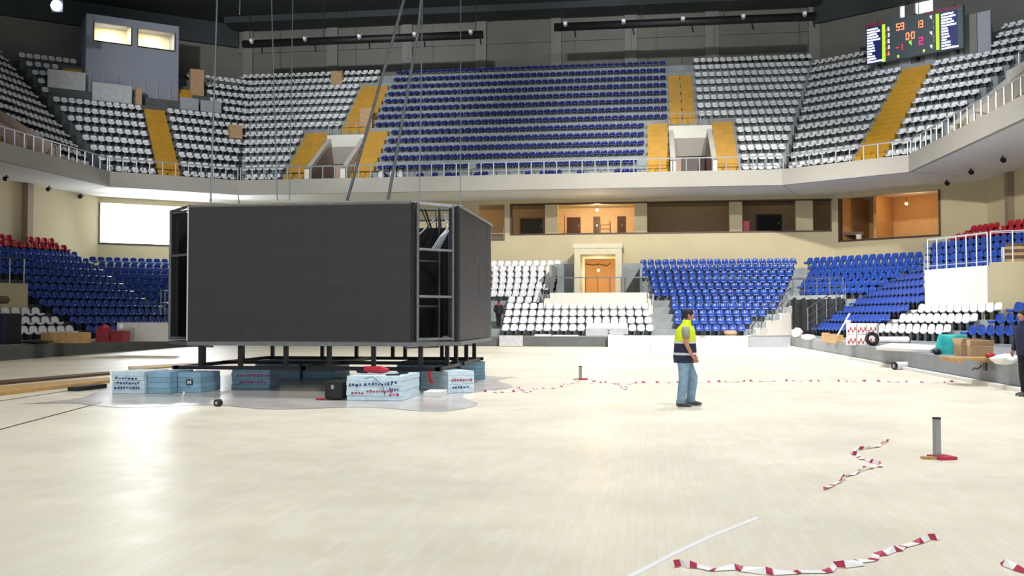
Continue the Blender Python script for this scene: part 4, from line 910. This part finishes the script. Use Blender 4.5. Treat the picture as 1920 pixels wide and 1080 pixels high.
# side boxes (entrances) of the lower stands
def sidebox(s, u0, u1, zt, label, m, ret=None, v0=2.5, v1=5.9):
    r = thing('stand_entrance', label, 'entrance', tuple(s.p(u0, v0, s.z(2)))); o = Vector(r.location)
    def B(u0, u1, v0, v1, z0, z1): 
        mb = MB(); s.box(mb, u0, u1, v0, v1, z0, z1); mb.v = [tuple(Vector(v)-o) for v in mb.v]; return mb
    zb = s.z(2)+.005
    B(u0, u1, v0, v0+.2, zb, zt).build('front_wall', m, r); B(u0, u0+.2, v0+.2, v1, zb, zt).build('side_wall', 'cream', r); B(u1-.2, u1, v0+.2, v1, zb, zt).build('side_wall', 'cream', r)
    B(u0+.2, u1-.2, v0+.2, v1, zt-.45, zt-.25).build('roof_slab', 'concrete', r); return r
r = sidebox(S1, bL, bR, 3.72, 'white walled entrance block in the right side stand', 'cream_white')
p0 = S1.p(bR, 2.6); mb = MB().slab(p0[:2], (p0.x+3.2, p0.y-1.2), .2, S1.z(2)+.005-.0, 3.85); mb.v = [tuple(Vector(v)-Vector(r.location)) for v in mb.v]; mb.build('return_wall', 'cream', r)  # darker cream than the front puts shade into this turned face
railing([S1.p(u, 2.6, 3.73) for u in [bL+.1+(bR-bL-.2)*i/6 for i in range(7)]], 1.35, 'tall pale railing on the white entrance block', m='steel_light', rails=[.12, .97])
railing([Vector((p0.x+.1+i*.75, p0.y+.1-i*.28, 3.86)) for i in range(5)], 1.25, 'pale railing at the right end of the white entrance block', m='steel_light', rails=[.95])
t = thing('timber_stack', 'stack of brown boards on the right entrance block', 'boards', (p0.x+1.25, p0.y+1.2, 3.9), R(-20))
for i in range(6): MB().box((-.2, -.5, .13*i), (1.6, .5, .13*i+.12)).build('board', 'wood_dark' if i % 2 else 'cardboard', t)
MB().box((-.34, -.5, 0), (-.22, .5, .62)).build('end_board', 'white_plastic', t)
r = sidebox(S2, cL, cL+6, 3.25, 'beige walled entrance block in the left side stand', 'cream', None, 2.98, 6.9)
railing([S2.p(cL+.15+i*.75, 3.08, 3.26) for i in range(6)], 1.2, 'steel railing on the beige entrance block', m='steel', rails=[.9])
# ------------------------------------------------------------------ lamps and things in the corridor
def bulb(p, label, energy, m='bulb', col=(1, .68, .38)):
    t = thing('ceiling_lamp', label, 'lamp', p); MB().ball((0, 0, 0), .09, 10, 8).build('bulb', m, t, True); MB().tube((0, 0, .08), (0, 0, .5), .015, 6).build('lamp_cord', 'black', t)
    l = light('lamp_light', 'POINT', Vector(p)+Vector((0, -.15, -.12)), energy, col, .12); return t
bulb((X(1120, 68.5), 68.5, 9.25), 'glowing bare bulb hanging in the upper corridor', 420, col=(1, .76, .48))
bulb(tuple(Vector((*wpt(W1+nW*2.2, dW, 3.9), 9.05))), 'glowing bare bulb in the corner room', 62)
bulb((X(1122, 66.8), 66.8, 4.85), 'yellow bulb hanging in the far doorway', 170, 'bulb_yellow', (1, .8, .52))
bulb((X(800, 68.5), 68.5, 9.0), 'bare bulb glimpsed through the cube truss', 120)
t = thing('step_ladder', 'wooden ladder standing in the upper corridor', 'ladder', (X(1135, 69), 69, 7.33))
for s in (-.4, .4): MB().tube((s, 0, 0), (s*.8, .1, 1.15), .06, 6).build('rail', 'wood_dark', t)
for z in (.25, .55, .85): MB().box((-.38, 0, z), (.38, .08, z+.08)).build('rung', 'wood_dark', t)
tag(bevel(MB().box((X(1394, 67.5), 67.3, 7.33), (X(1406, 67.5), 67.9, 8.2)).build('red_cabinet', 'red'), .02), 'small dark red cabinet on the corridor beside a pillar', 'cabinet')
t = thing('paint_bucket', 'small pale bucket on the sill of the corner room', 'bucket', (*wpt(W1+nW*.25, dW, 1.55), 6.73)); MB().path([(0, 0, 0), (0, 0, .32)], [.16, .2], 12).build('pail', 'board_white', t)
t = thing('fire_pipe', 'thin dark cable bundle across the far doorway ceiling', 'cable', (X(1122, 69.8), 69.6, 5.4)); MB().path([(-.9, 0, .05), (-.4, 0, -.05), (.1, 0, .03), (.6, 0, -.12), (.9, 0, .1)], .03, 5).build('wire', 'black', t)
# spotlights under the gallery
SP = 'small black spotlights under the gallery'
for px, py, y, lb in ((12, 332, 46.5, 'leftmost on the left underside'), (92, 352, 51.5, 'middle one on the left underside'), (152, 366, 55.5, 'nearest the daylight window'), (1775, 341, 57.5, 'farthest one on the right underside'), (1820, 320, 50.5, 'middle one on the right underside'), (1880, 297, 45.5, 'largest one on the right underside')):
    p = at(px, py, z=9.66); t = thing('spotlight', 'small black spotlight under the gallery, '+lb, 'spotlight', p, 0, SP)
    MB().tube((0, 0, .12), (0, 0, .0), .04, 6).build('bracket', 'black', t); MB().path([(0, .1, -.05), (0, -.14, -.12)], [.11, .14], 10).build('can', 'black', t)
# ------------------------------------------------------------------ pipes with spotlights under the roof
def pipe(px0, px1, y, z, label):
    t = thing('lighting_pipe', label, 'pipe', (X(px0, y), y, z), 0, 'black lighting pipes'); L = X(px1, y)-X(px0, y)
    MB().tube((0, 0, 0), (L, 0, 0), .28, 14).build('pipe', 'black', t, True); n = int(L/4.2)
    for i in range(n+1):
        x = .8+i*(L-1.6)/n
        f = link('hook_light', None, t, (x, -.3, .05)); MB().path([(-.12, -.05, .25), (-.1, -.1, -.05), (0, -.12, -.15), (.1, -.1, -.05), (.12, -.05, .25)], .045, 6).build('yoke', 'steel_light', f)
        MB().path([(0, -.1, .12), (0, -.25, .05)], [.1, .12], 8).build('lens_can', 'white_plastic', f)
        MB().tube((x+.6, 0, -.25), (x+.7, -.1, -.75), .05, 6).build('hanger', 'black', t)
    for i in range(4): x = .5+i*(L-1)/3; MB().tube((x, 0, .2), (x, 0, 25.4-z), .03, 5).build('suspender', 'black', t)
pipe(452, 905, 66, 21.45, 'long black lighting pipe under the roof at the left')
pipe(1040, 1535, 66, 21.75, 'long black lighting pipe under the roof at the right')
t = thing('roof_floodlight', 'bright floodlight at the upper left under the roof', 'floodlight', at(105, 10, y=55)); MB().ball((0, 0, 0), (.34, .2, .34), 12, 8).build('lens', 'flood_lens', t, True); MB().box((-.4, .1, -.4), (.4, .5, .4)).build('housing', 'black', t); MB().tube((0, .3, .4), (0, .3, 8), .05, 6).build('bracket', 'black', t)
# ------------------------------------------------------------------ control booth on the left corner gallery
bt = thing('control_booth', 'grey blue control booth with two lit windows in the left corner gallery', 'booth', tuple(GD2.p(5.3, 8.3, 17.0))); bo = Vector(bt.location)
rot_b = math.atan2(GD2.d.y, GD2.d.x)
def bb(u0, u1, v0, v1, z0, z1, name, m, parent=None):
    mb = MB(); GD2.box(mb, u0, u1, v0, v1, z0, z1); mb.v = [tuple(Vector(v)-bo) for v in mb.v]; return mb.build(name, m, parent or bt)
u0, u1, vb, z0, z1 = 2.25, 8.55, 8.25, 16.7, 22.95
wz0, wz1 = 21.25, 22.55
wa = [(GD2.u_px(322, vb), GD2.u_px(253, vb)), (GD2.u_px(240, vb), GD2.u_px(170, vb))]
mb = MB()
for (a, b, c_, d_) in ((u0, u1, z0, wz0), (u0, u1, wz1, z1), (u0, wa[0][0], wz0, wz1), (wa[0][1], wa[1][0], wz0, wz1), (wa[1][1], u1, wz0, wz1)): GD2.box(mb, a, b, vb, vb+.2, c_, d_)
GD2.box(mb, u0, u0+.2, vb+.2, vb+4, z0, z1); GD2.box(mb, u1-.2, u1, vb+.2, vb+4, z0, z1); GD2.box(mb, u0, u1, vb, vb+4, z1, z1+.15)
mb.v = [tuple(Vector(v)-bo) for v in mb.v]; mb.build('wall', 'booth', bt)
bb(u0+.2, u1-.2, vb+2.6, vb+2.7, z0, z1, 'inner_wall', 'room_cream'); bb(u0+.2, u1-.2, vb+.2, vb+2.7, 20.6, 20.7, 'inner_floor', 'wood'); bb(5.35, 5.5, vb+.2, vb+2.7, 20.6, z1, 'inner_wall', 'room_cream')
for i, (a, b) in enumerate(wa):
    f = bb(a-.04, b+.04, vb-.06, vb+.0, wz0-.08, wz0, 'window_frame', 'black'); f2 = bb(a-.05, a, vb-.06, vb, wz0, wz1, 'window_frame', 'black'); bb(b, b+.05, vb-.06, vb, wz0, wz1, 'window_frame', 'black')
    bb(a, b, vb+.1, vb+.12, wz0, wz1, 'pane', 'glass')
    light('booth_light', 'AREA', GD2.p((a+b)/2, vb+1.3, 22.8), 120, (1, .93, .74), 1.2, GD2.p((a+b)/2, vb+1.6, 20))
bb(6.35, 7.4, vb+2.5, vb+2.58, 21.15, 22.4, 'inner_window', 'daylight_dim'); bb(3.4, 3.46, vb+2.3, vb+2.6, 21.0, 22.0, 'inner_post', 'white_plastic')
for i in range(7):
    u = u0+.55+i*.9; bb(u, u+.12, vb-.1, vb, 16.9, 18.9-.1*(i % 2), 'pleat', 'booth_pleat')
HB = 'grey hoarding boards beside the control booth'
for i, (a, b, v, z, lb) in enumerate(((8.6, 11.0, 7.7, 17.35, 'left of the booth'), (5.6, 8.2, 7.3, 16.7, 'before the booth left of the stair'), (1.0, 2.3, 7.2, 16.3, 'right of the booth near the cardboard'), (-.6, .9, 7.0, 16.2, 'farthest right beside the booth'))):
    mb = MB(); GD2.box(mb, a, b, v, v+.08, z, z+1.35); mb2 = mb.build('hoarding_board', 'sheet_metal' if i < 2 else 'booth_pleat'); tag(mb2, 'pale hoarding board on the left corner gallery, '+lb, 'board', HB)
for (u, v, w, z, h, lb) in ((.8, 9.0, 1.1, 18.19, 2.0, 'tall cardboard box on the top rows right of the control booth'), (5.2, 7.15, .45, 16.68, 1.2, 'brown cardboard tube box at the head of the stair below the booth'), (-1.0, 4.45, 1.0, 14.42, .95, 'cardboard carton on the seats at the right of the left corner gallery')):
    p = GD2.p(u, v, z); carton(p, w*.9, .6, h, rot_b+math.pi, lb)
carton(GC.p(-19.9, 5.6, 15.2), .9, .5, 1.5, 0, 'tall brown carton leaning above the left gallery entrance'); carton(GC.p(-23.8, 10.65, 19.7), .9, .5, 1.1, 0, 'brown carton on the top row of white seats')
GD2.stair(1.2, 2.2, 9, 10, 'short yellow stair flight right of the control booth', group=GS); GD2.stair(8.65, 9.9, 10, 11, 'short yellow stair flight left of the control booth', group=GS)
# bits on the front row of the centre gallery
for i, px in enumerate((716, 738, 752)): lump(GC.p(X(px, 62),   .3, 10.64), .22, .2, .32, 'white_bundle', 'white_bag', 'white and red bundle on the gallery floor, %s from the left' % ORD[i+1], 'bundle', 20+i)
# ------------------------------------------------------------------ scoreboard
P0 = at(1625, 122, y=66.5); P1 = at(1622, 47, y=66.5); t0 = GD1.d
sb = thing('scoreboard', 'large dark scoreboard with lit names and digits in the right corner', 'scoreboard', P0, math.atan2(t0.y, t0.x)); SH = P1.z-P0.z
tt = math.tan(px_az(1813)); SWd = (tt*P0.y-P0.x)/(t0.x-tt*t0.y)
MB().box((0, 0, 0), (SWd, .35, SH)).build('board', 'led_panel', sb)
def led(rects, name, m):
    mb = MB()
    for (a, b, c_, d_) in rects: mb.box((a*SWd, -.03, (1-d_)*SH), (b*SWd, -.001, (1-c_)*SH))
    o = mb.build(name, m, sb)
    if len(rects) > 1: o['kind'] = 'stuff'
    return o
led([(.0, .2, .0, .06)], 'title_strip', 'maroon'); led([(.62, .99, .0, .05)], 'title_strip', 'maroon')
rnd = random.Random(4)
for base in (.012, .79):
    lens = [.12, .14, .1, .12, .14, .06, .07, .07, .08, .05, .08, .09, .16]
    led([(base-.008, base+.155, .09+.0*base, .99)], 'name_field', 'led_navy')
    R_l = []
    for i, L in enumerate(lens):
        y = .12+i*.067; x = base
        while x < base+L: w = rnd.uniform(.004, .009); R_l.append((x, x+w, y+rnd.choice((0, .008)), y+.045)); x += w+.0025
    mb = MB()
    for (a, b, c_, d_) in R_l: mb.box((a*SWd, -.05, (1-d_)*SH), (b*SWd, -.031, (1-c_)*SH))
    tag(mb.build('name_list', 'led_white', sb), kind='stuff')
SEG = {'0': 'abcdef', '1': 'bc', '2': 'abged', '3': 'abgcd', '4': 'fgbc', '5': 'afgcd', '6': 'afgedc', '7': 'abc', '8': 'abcdefg', '9': 'abcdfg', '-': 'g'}
def digits(txt, fx, fy, w, h, m, name):
    rects = []
    tx, ty = w*.2, h*.13
    for i, ch in enumerate(txt):
        x = fx+i*w*1.3
        if ch == ':': rects += [(x+w*.3, x+w*.3+tx, fy+h*.25, fy+h*.4), (x+w*.3, x+w*.3+tx, fy+h*.65, fy+h*.8)]; continue
        for s in SEG[ch]:
            rects.append({'a': (x, x+w, fy, fy+ty), 'g': (x, x+w, fy+h/2-ty/2, fy+h/2+ty/2), 'd': (x, x+w, fy+h-ty, fy+h), 'f': (x, x+tx, fy, fy+h/2), 'b': (x+w-tx, x+w, fy, fy+h/2), 'e': (x, x+tx, fy+h/2, fy+h), 'c': (x+w-tx, x+w, fy+h/2, fy+h)}[s])
    led(rects, name, m)
digits('59', .325, .13, .036, .17, 'led_orange', 'digits'); digits('13', .535, .17, .03, .17, 'led_orange', 'digits')
digits('0', .425, .4, .034, .17, 'led_orange', 'digits'); led([(.464, .474, .46, .49)], 'colon', 'led_orange'); digits('0', .482, .4, .034, .17, 'led_orange', 'digits')
digits('-1', .32, .64, .03, .15, 'led_red', 'digits'); digits('2', .56, .57, .042, .18, 'led_magenta', 'digits'); digits('4', .46, .6, .022, .12, 'led_green', 'digits')
def column(fx, lo, hi):
    mb = []; y = lo
    while y < hi: mb += [(fx, fx+.012, y, y+.03), (fx+.016, fx+.03, y, y+.03)]; y += .037
    led(mb, 'number_column', 'led_green')
column(.175, .08, .97); column(.735, .1, .93)
led([(.335, .352, .9, .96), (.60, .618, .88, .94)], 'dot', 'led_green')
for i in range(5): digits('3' if i % 2 else '6', .235, .17+.15*i, .016, .085, 'led_white' if i < 4 else 'led_orange', 'small_digit'); digits('1', .208, .2+.15*i, .01, .07, 'led_red', 'small_digit')
for y in (.1, .48, .8): digits('4', .675, y, .018, .09, 'led_white', 'small_digit')
for y in (.22, .36, .58, .68): digits('1', .7, y, .012, .07, 'led_red', 'small_digit')
for x in (.1, .5, .9): MB().box((x*SWd-.05, .35, -.1), (x*SWd+.05, 1.2, SH+.2)).build('bracket', 'black_steel', sb)
for x in (.15, .7): MB().box((x*SWd, .05, -.22), (x*SWd+.25, .3, 0)).build('bracket', 'black_steel', sb)
# pale panels and dark recess behind the scoreboard
pk = thing('panel_screen', 'row of pale upright panels under the scoreboard at the head of the stair', 'panels', tuple(GD1.p(2.0, 8.8, GD1.z(10)))); po_ = Vector(pk.location)
for i in range(9):
    mb = MB(); GD1.box(mb, 2.0+i*.82, 2.0+i*.82+.78, 8.75+.03*(i % 2), 8.9, GD1.z(10)-.0, GD1.z(10)+2.6); mb.v = [tuple(Vector(v)-po_) for v in mb.v]; mb.build('panel', 'upper_pillar' if i % 2 else 'booth_pleat', pk)
# ------------------------------------------------------------------ people
def skin_body(name, joints, edges, root, sub=1):
    """joints: key -> (pos, radius); grown with a Skin modifier into one continuous surface"""
    keys = list(joints); me = bpy.data.meshes.new(name)
    me.from_pydata([joints[k][0] for k in keys], [(keys.index(a), keys.index(b)) for a, b in edges], [])
    o = bpy.data.objects.new(name, me); C.objects.link(o)
    o.modifiers.new('skin', 'SKIN').use_smooth_shade = True
    for i, k in enumerate(keys):
        sv = me.skin_vertices[0].data[i]; r = joints[k][1]; sv.radius = r if isinstance(r, tuple) else (r, r); sv.use_root = (k == root)
    ss = o.modifiers.new('sub', 'SUBSURF'); ss.levels = sub; ss.render_levels = sub
    dg = bpy.context.evaluated_depsgraph_get(); dg.update()
    m2 = bpy.data.meshes.new_from_object(o.evaluated_get(dg)); bpy.data.objects.remove(o)
    mb = MB(); mb.v = [tuple(v.co) for v in m2.vertices]; mb.f = [tuple(p.vertices) for p in m2.polygons]; mb.m = [0]*len(mb.f)
    return mb
def loft(mb, rings, n=16, mi=0, caps=True):
    """rings: (centre, rx, ry [, tilt])  - horizontal ellipses stacked into a garment"""
    o = len(mb.v)
    for (c_, rx, ry) in rings:
        for j in range(n):
            a = 2*math.pi*j/n; mb.v.append((c_[0]+rx*math.cos(a), c_[1]+ry*math.sin(a), c_[2]))
    for i in range(len(rings)-1):
        for j in range(n): mb.f.append((o+i*n+j, o+i*n+(j+1) % n, o+(i+1)*n+(j+1) % n, o+(i+1)*n+j)); mb.m.append(mi)
    if caps: mb.f.append(tuple(range(o+n-1, o-1, -1))); mb.m.append(mi); k = o+(len(rings)-1)*n; mb.f.append(tuple(range(k, k+n))); mb.m.append(mi)
    return mb
def head_mesh(mb, c, rz=0, tilt=0):
    """skull, jaw, nose, brow, ears; faces +x; c = centre of the head"""
    n, m = 20, 16; o = len(mb.v); V = []
    for i in range(m+1):
        t = math.pi*i/m
        for j in range(n):
            p = 2*math.pi*j/n; x, y, z = math.sin(t)*math.cos(p), math.sin(t)*math.sin(p), -math.cos(t)
            X_, Y_, Z_ = .099*x, .077*y, .118*z
            if z < 0: Y_ *= 1+.25*z; X_ = X_*(1+.12*z)+(.012*(-z) if x > 0 else .02*(-z))
            f = max(0, x)**8*math.exp(-(y/.22)**2)
            X_ += .026*f*math.exp(-((z+.12)/.22)**2)                   # nose
            X_ -= .008*math.exp(-((z-.1)/.12)**2)*(max(0, x)**4)*(1-math.exp(-(y/.15)**2))  # eye sockets
            X_ += .008*max(0, x)**3*math.exp(-((z+.85)/.18)**2)        # chin
            V.append((X_, Y_, Z_))
    F = [(i*n+j, i*n+(j+1) % n, (i+1)*n+(j+1) % n, (i+1)*n+j) for i in range(m) for j in range(n)]
    Rm = Matrix.Rotation(rz, 3, 'Z') @ Matrix.Rotation(tilt, 3, 'Y')
    T = lambda v: tuple(Rm @ Vector(v)+Vector(c))
    mb.add([T(v) for v in V], F)
    for s in (-1, 1):
        e = MB().ball((0, 0, 0), (.02, .01, .032), 8, 6); mb.add([T((v[0]-.005, v[1]+s*.078, v[2]-.005)) for v in e.v], e.f)
    return T
def person(label, loc, rz, J, cloth, head_turn=0, tilt=0, hands=True, hgt=1.0):
    r = thing('person', label, 'person', loc, rz); r.scale = (hgt,)*3
    j = dict(J)
    edges = [('pelvis', 'spine'), ('spine', 'chest'), ('chest', 'neck'), ('neck', 'headb')]
    for s in 'RL':
        edges += [('chest', 'sh'+s), ('sh'+s, 'el'+s), ('el'+s, 'wr'+s), ('wr'+s, 'pa'+s), ('pelvis', 'hip'+s), ('hip'+s, 'kn'+s), ('kn'+s, 'an'+s), ('an'+s, 'toe'+s)]
    jj = {k: (v[0], v[1]) for k, v in j.items()}
    mb = skin_body('body_tmp', jj, edges, 'pelvis')
    for s, sy in (('R', -1), ('L', 1)):
        wr, pa = Vector(j['wr'+s][0]), Vector(j['pa'+s][0]); d = (pa-wr).normalized(); side = d.cross(Vector((0, 1, 0))).normalized()
        palm = -Vector((0, sy, 0)); across = side
        root = wr+d*.03
        pal = MB().path([wr+d*.0, wr+d*.04, wr+d*.085], [.028, .042, .04], 10, 0, [.02, .017, .014]); mb.add(pal.v, pal.f)
        for i, L in enumerate((.068, .078, .073, .056)):
            b = wr+d*.08+across*(.03-.02*i); p1 = b+d*L*.45+palm*.006; p2 = p1+d*L*.3+palm*L*.25; p3 = p2+d*L*.18+palm*L*.3
            fm = MB().path([b-d*.015, p1, p2, p3], [.0095, .0092, .0085, .006], 7); mb.add(fm.v, fm.f)
        tb = wr+d*.03+across*.032; t1 = tb+d*.03+across*.022+palm*.008; t2 = t1+d*.03+across*.004+palm*.012
        fm = MB().path([tb-across*.01, tb+across*.008+d*.01, t1, t2], [.012, .0125, .011, .008], 7); mb.add(fm.v, fm.f)
    hc = Vector(j['headb'][0])+Vector((.02, 0, .085))
    T = head_mesh(mb, hc, head_turn, tilt)
    b = mb.build('body', 'skin', r, True)
    em = MB(); im = MB(); lm = MB(); hm = MB()
    for s in (-1, 1):
        e = MB().ball((0, 0, 0), (.011, .014, .0095), 8, 6); em.add([T((v[0]+.083, v[1]+s*.031, v[2]+.012)) for v in e.v], e.f)
        e = MB().ball((0, 0, 0), (.004, .006, .006), 8, 6); im.add([T((v[0]+.0925, v[1]+s*.031, v[2]+.012)) for v in e.v], e.f)
    e = MB().ball((0, 0, 0), (.008, .024, .007), 8, 6); lm.add([T((v[0]+.09, v[1], v[2]-.058)) for v in e.v], e.f)
    em.build('eyes', 'eye', r, True); im.build('irises', 'iris', r, True); lm.build('mouth', 'lips', r, True)
    n, m = 18, 10
    for i in range(m+1):                                # hair cap: back and top of the skull
        t = math.pi*.5*i/m
        for q_ in range(n):
            p = 2*math.pi*q_/n; fr = max(0, math.cos(p)); low = -.45+.85*fr**.7
            z = low+(1-low)*math.sin(t); rr = math.sqrt(max(0, 1-z*z)); k = 1.07
            hm.v.append(T((.099*rr*math.cos(p)*k-.004, .077*rr*math.sin(p)*k*(1+.1*min(0, z)), .118*z*k+.002)))
    for i in range(m):
        for q_ in range(n): hm.f.append((i*n+q_, i*n+(q_+1) % n, (i+1)*n+(q_+1) % n, (i+1)*n+q_)); hm.m.append(0)
    hm.build('hair', 'hair', r, True)
    for nm, mt, cb_ in cloth: o = cb_(MB()).build(nm, mt, r, True)
    return r
def limb(mb, a, b, ra, rb, n=12, mi=0, mid=None):
    a, b = Vector(a), Vector(b); c_ = (a+b)/2; rm = mid or (ra+rb)/2
    return mb.path([a, a+(b-a)*.25, c_, a+(b-a)*.8, b], [ra, (ra*.75+rm*.25), rm, (rm*.4+rb*.6), rb], n, mi)
def joints(hipx, knR, anR, knL, anL, elR, wrR, paR, elL, wrL, paL, lean=0):
    return {'pelvis': ((0, 0, .96), (.13, .11)), 'spine': ((lean*.3, 0, 1.14), (.13, .105)), 'chest': ((lean*.7, 0, 1.34), (.145, .11)), 'neck': ((lean, 0, 1.49), .055), 'headb': ((lean+.02, 0, 1.56), .052),
            'shR': ((lean*.8, -.17, 1.42), .058), 'elR': (elR, .044), 'wrR': (wrR, .028), 'paR': (paR, .022), 'shL': ((lean*.8, .17, 1.42), .058), 'elL': (elL, .044), 'wrL': (wrL, .028), 'paL': (paL, .022),
            'hipR': ((hipx, -.095, .9), .088), 'knR': (knR, .056), 'anR': (anR, .038), 'toeR': ((anR[0]+.13, anR[1]-.015, max(.03, anR[2]-.055)), .03),
            'hipL': ((hipx, .095, .9), .088), 'knL': (knL, .056), 'anL': (anL, .038), 'toeL': ((anL[0]+.13, anL[1]+.015, max(.03, anL[2]-.055)), .03)}
def trousers(J, r0=.105, r1=.066, waist=(.155, .175)):
    def f(mb):
        loft(mb, [((0, 0, .84), waist[0]*.85, waist[1]), ((0, 0, .92), waist[0], waist[1]*1.05), ((0, 0, 1.02), waist[0]*.98, waist[1]), ((0, 0, 1.06), waist[0]*.95, waist[1]*.97)], 18)
        for s in 'RL':
            h, k, a = Vector(J['hip'+s][0]), Vector(J['kn'+s][0]), Vector(J['an'+s][0])
            mb.path([h+Vector((0, 0, .03)), h*.75+k*.25, h*.35+k*.65, k, k*.6+a*.4, k*.2+a*.8, a+Vector((0, 0, -.03))], [r0, r0*.98, r0*.82, r0*.74, r0*.74, r1*1.05, r1*1.1], 14)
        return mb
    return f
def shoes(J, S='RL'):
    def f(mb):
        for s in S:
            a = Vector(J['an'+s][0]); t = Vector(J['toe'+s][0]); z0 = a.z-.085; d = (t-a); pitch = 0
            prof = [(-.085, .036, .1), (-.05, .043, .12), (.02, .046, .1), (.1, .05, .07), (.17, .046, .055), (.205, .025, .04)]
            for (i, (x, w, h)) in enumerate(prof[:-1]):
                x2, w2, h2 = prof[i+1]
                mb.hexa([(a.x+x, a.y-w, z0), (a.x+x2, a.y-w2, z0), (a.x+x2, a.y+w2, z0), (a.x+x, a.y+w, z0), (a.x+x, a.y-w*.75, z0+h), (a.x+x2, a.y-w2*.75, z0+h2), (a.x+x2, a.y+w2*.75, z0+h2), (a.x+x, a.y+w*.75, z0+h)])
        return mb
    return f
def soles(J, S='RL'):
    def f(mb):
        for s in S:
            a = Vector(J['an'+s][0]); z0 = a.z-.092
            mb.hexa([(a.x-.09, a.y-.042, z0), (a.x+.2, a.y-.04, z0), (a.x+.2, a.y+.04, z0), (a.x-.09, a.y+.042, z0), (a.x-.088, a.y-.04, z0+.025), (a.x+.19, a.y-.038, z0+.025), (a.x+.19, a.y+.038, z0+.025), (a.x-.088, a.y+.04, z0+.025)])
        return mb
    return f
# worker in the hi-vis vest, walking to the right
JW = joints(0, (.0, -.1, .5), (-.05, -.1, .092), (.17, .1, .52), (.12, .1, .105), (.05, -.27, 1.13), (.16, -.255, .92), (.21, -.245, .85), (.06, .25, 1.13), (.17, .23, .92), (.21, .22, .84), .05)
YW = lambda l: (lambda mb: loft(mb, l, 20))
worker_vest_lower = YW([((.02, 0, .79), .195, .215), ((.02, 0, .9), .205, .22), ((.03, 0, 1.0), .205, .215), ((.03, 0, 1.1), .2, .21), ((.03, 0, 1.17), .195, .21)])
worker_vest_upper = YW([((.03, 0, 1.165), .196, .211), ((.035, 0, 1.28), .185, .21), ((.04, 0, 1.37), .168, .212), ((.045, 0, 1.43), .142, .2), ((.05, 0, 1.475), .095, .13), ((.06, 0, 1.53), .078, .085), ((.06, 0, 1.565), .076, .08)])
band1 = YW([((.022, 0, .93), .2085, .2235), ((.027, 0, .975), .2085, .2225)])
band2 = YW([((.03, 0, 1.14), .2015, .2145), ((.03, 0, 1.175), .1985, .2145)])
def sleeves(J, f=.62, r=.072):
    def g_(mb):
        for s in 'RL':
            a, b = Vector(J['sh'+s][0]), Vector(J['el'+s][0]); mb.path([a+Vector((0, 0, .01)), a+(b-a)*.3, a+(b-a)*f], [r, r*1.02, r*.95], 12)
        return mb
    return g_
wp = at(1282, 762, z=0)
person('man in a yellow and navy hi-vis vest and pale jeans walking across the court', wp, R(-2), JW,
       [('jeans', 'jeans', trousers(JW, .118, .075, (.175, .185))), ('vest_lower', 'navy_cloth', worker_vest_lower), ('vest', 'hi_vis', worker_vest_upper), ('reflective_band', 'reflective', band1), ('reflective_band', 'reflective', band2), ('tshirt_sleeves', 'tshirt', sleeves(JW)), ('shoe', 'shoe', shoes(JW, 'R')), ('shoe', 'shoe', shoes(JW, 'L')), ('shoe_sole', 'sole', soles(JW, 'R')), ('shoe_sole', 'sole', soles(JW, 'L'))], head_turn=R(8), tilt=R(4))
# far person climbing the aisle, seen from behind
JF = joints(0, (.06, -.07, .5), (.0, -.05, .092), (.02, .07, .5), (-.03, .05, .092), (.0, -.28, 1.15), (.1, -.2, .98), (.14, -.15, .94), (.0, .28, 1.15), (.1, .2, .98), (.14, .15, .94), .04)
jacket = YW([((.0, 0, .92), .15, .19), ((.01, 0, 1.1), .15, .19), ((.03, 0, 1.28), .16, .21), ((.035, 0, 1.4), .14, .2), ((.04, 0, 1.46), .1, .13), ((.045, 0, 1.53), .075, .08)])
collar = YW([((.035, 0, 1.36), .147, .12), ((.04, 0, 1.44), .125, .14), ((.042, 0, 1.475), .098, .115), ((.045, 0, 1.55), .08, .085)])
fy = 56.1; fx = X(935, fy)
person('person in dark clothes with a red collar seen from behind on the far aisle', (fx, fy, B0.z(1)+.003), R(90), JF,
       [('trousers', 'dark_cloth', trousers(JF, .1, .062)), ('jacket', 'dark_cloth', jacket), ('jacket_sleeves', 'dark_cloth', lambda mb: (limb(mb, JF['shR'][0], JF['elR'][0], .075, .06), limb(mb, JF['elR'][0], JF['wrR'][0], .06, .045), limb(mb, JF['shL'][0], JF['elL'][0], .075, .06), limb(mb, JF['elL'][0], JF['wrL'][0], .06, .045), mb)[-1]), ('red_collar', 'red', collar), ('shoe', 'shoe', shoes(JF, 'R')), ('shoe', 'shoe', shoes(JF, 'L'))], hgt=.97)
# person at the right edge of the picture
JE = joints(0, (.02, -.09, .5), (-.02, -.09, .092), (.05, .09, .5), (.06, .1, .092), (.02, -.27, 1.15), (.1, -.25, .93), (.14, -.24, .86), (.02, .27, 1.15), (.1, .25, .93), (.14, .24, .86), .04)
pe = at(1926, 743, z=0)
person('person in a navy jacket and dark trousers cut off by the right edge', pe, R(200), JE,
       [('trousers', 'dark_cloth', trousers(JE, .105, .064)), ('jacket', 'navy_cloth', YW([((.0, 0, .84), .17, .21), ((.01, 0, 1.05), .17, .21), ((.03, 0, 1.25), .17, .22), ((.035, 0, 1.4), .15, .21), ((.04, 0, 1.46), .1, .14), ((.045, 0, 1.53), .078, .084)])),
        ('jacket_sleeves', 'navy_cloth', lambda mb: (limb(mb, JE['shR'][0], JE['elR'][0], .078, .062), limb(mb, JE['elR'][0], JE['wrR'][0], .062, .045), limb(mb, JE['shL'][0], JE['elL'][0], .078, .062), limb(mb, JE['elL'][0], JE['wrL'][0], .062, .045), mb)[-1]), ('shoe', 'shoe', shoes(JE, 'R')), ('shoe', 'shoe', shoes(JE, 'L')), ('shoe_sole', 'sole', soles(JE, 'R')), ('shoe_sole', 'sole', soles(JE, 'L'))])
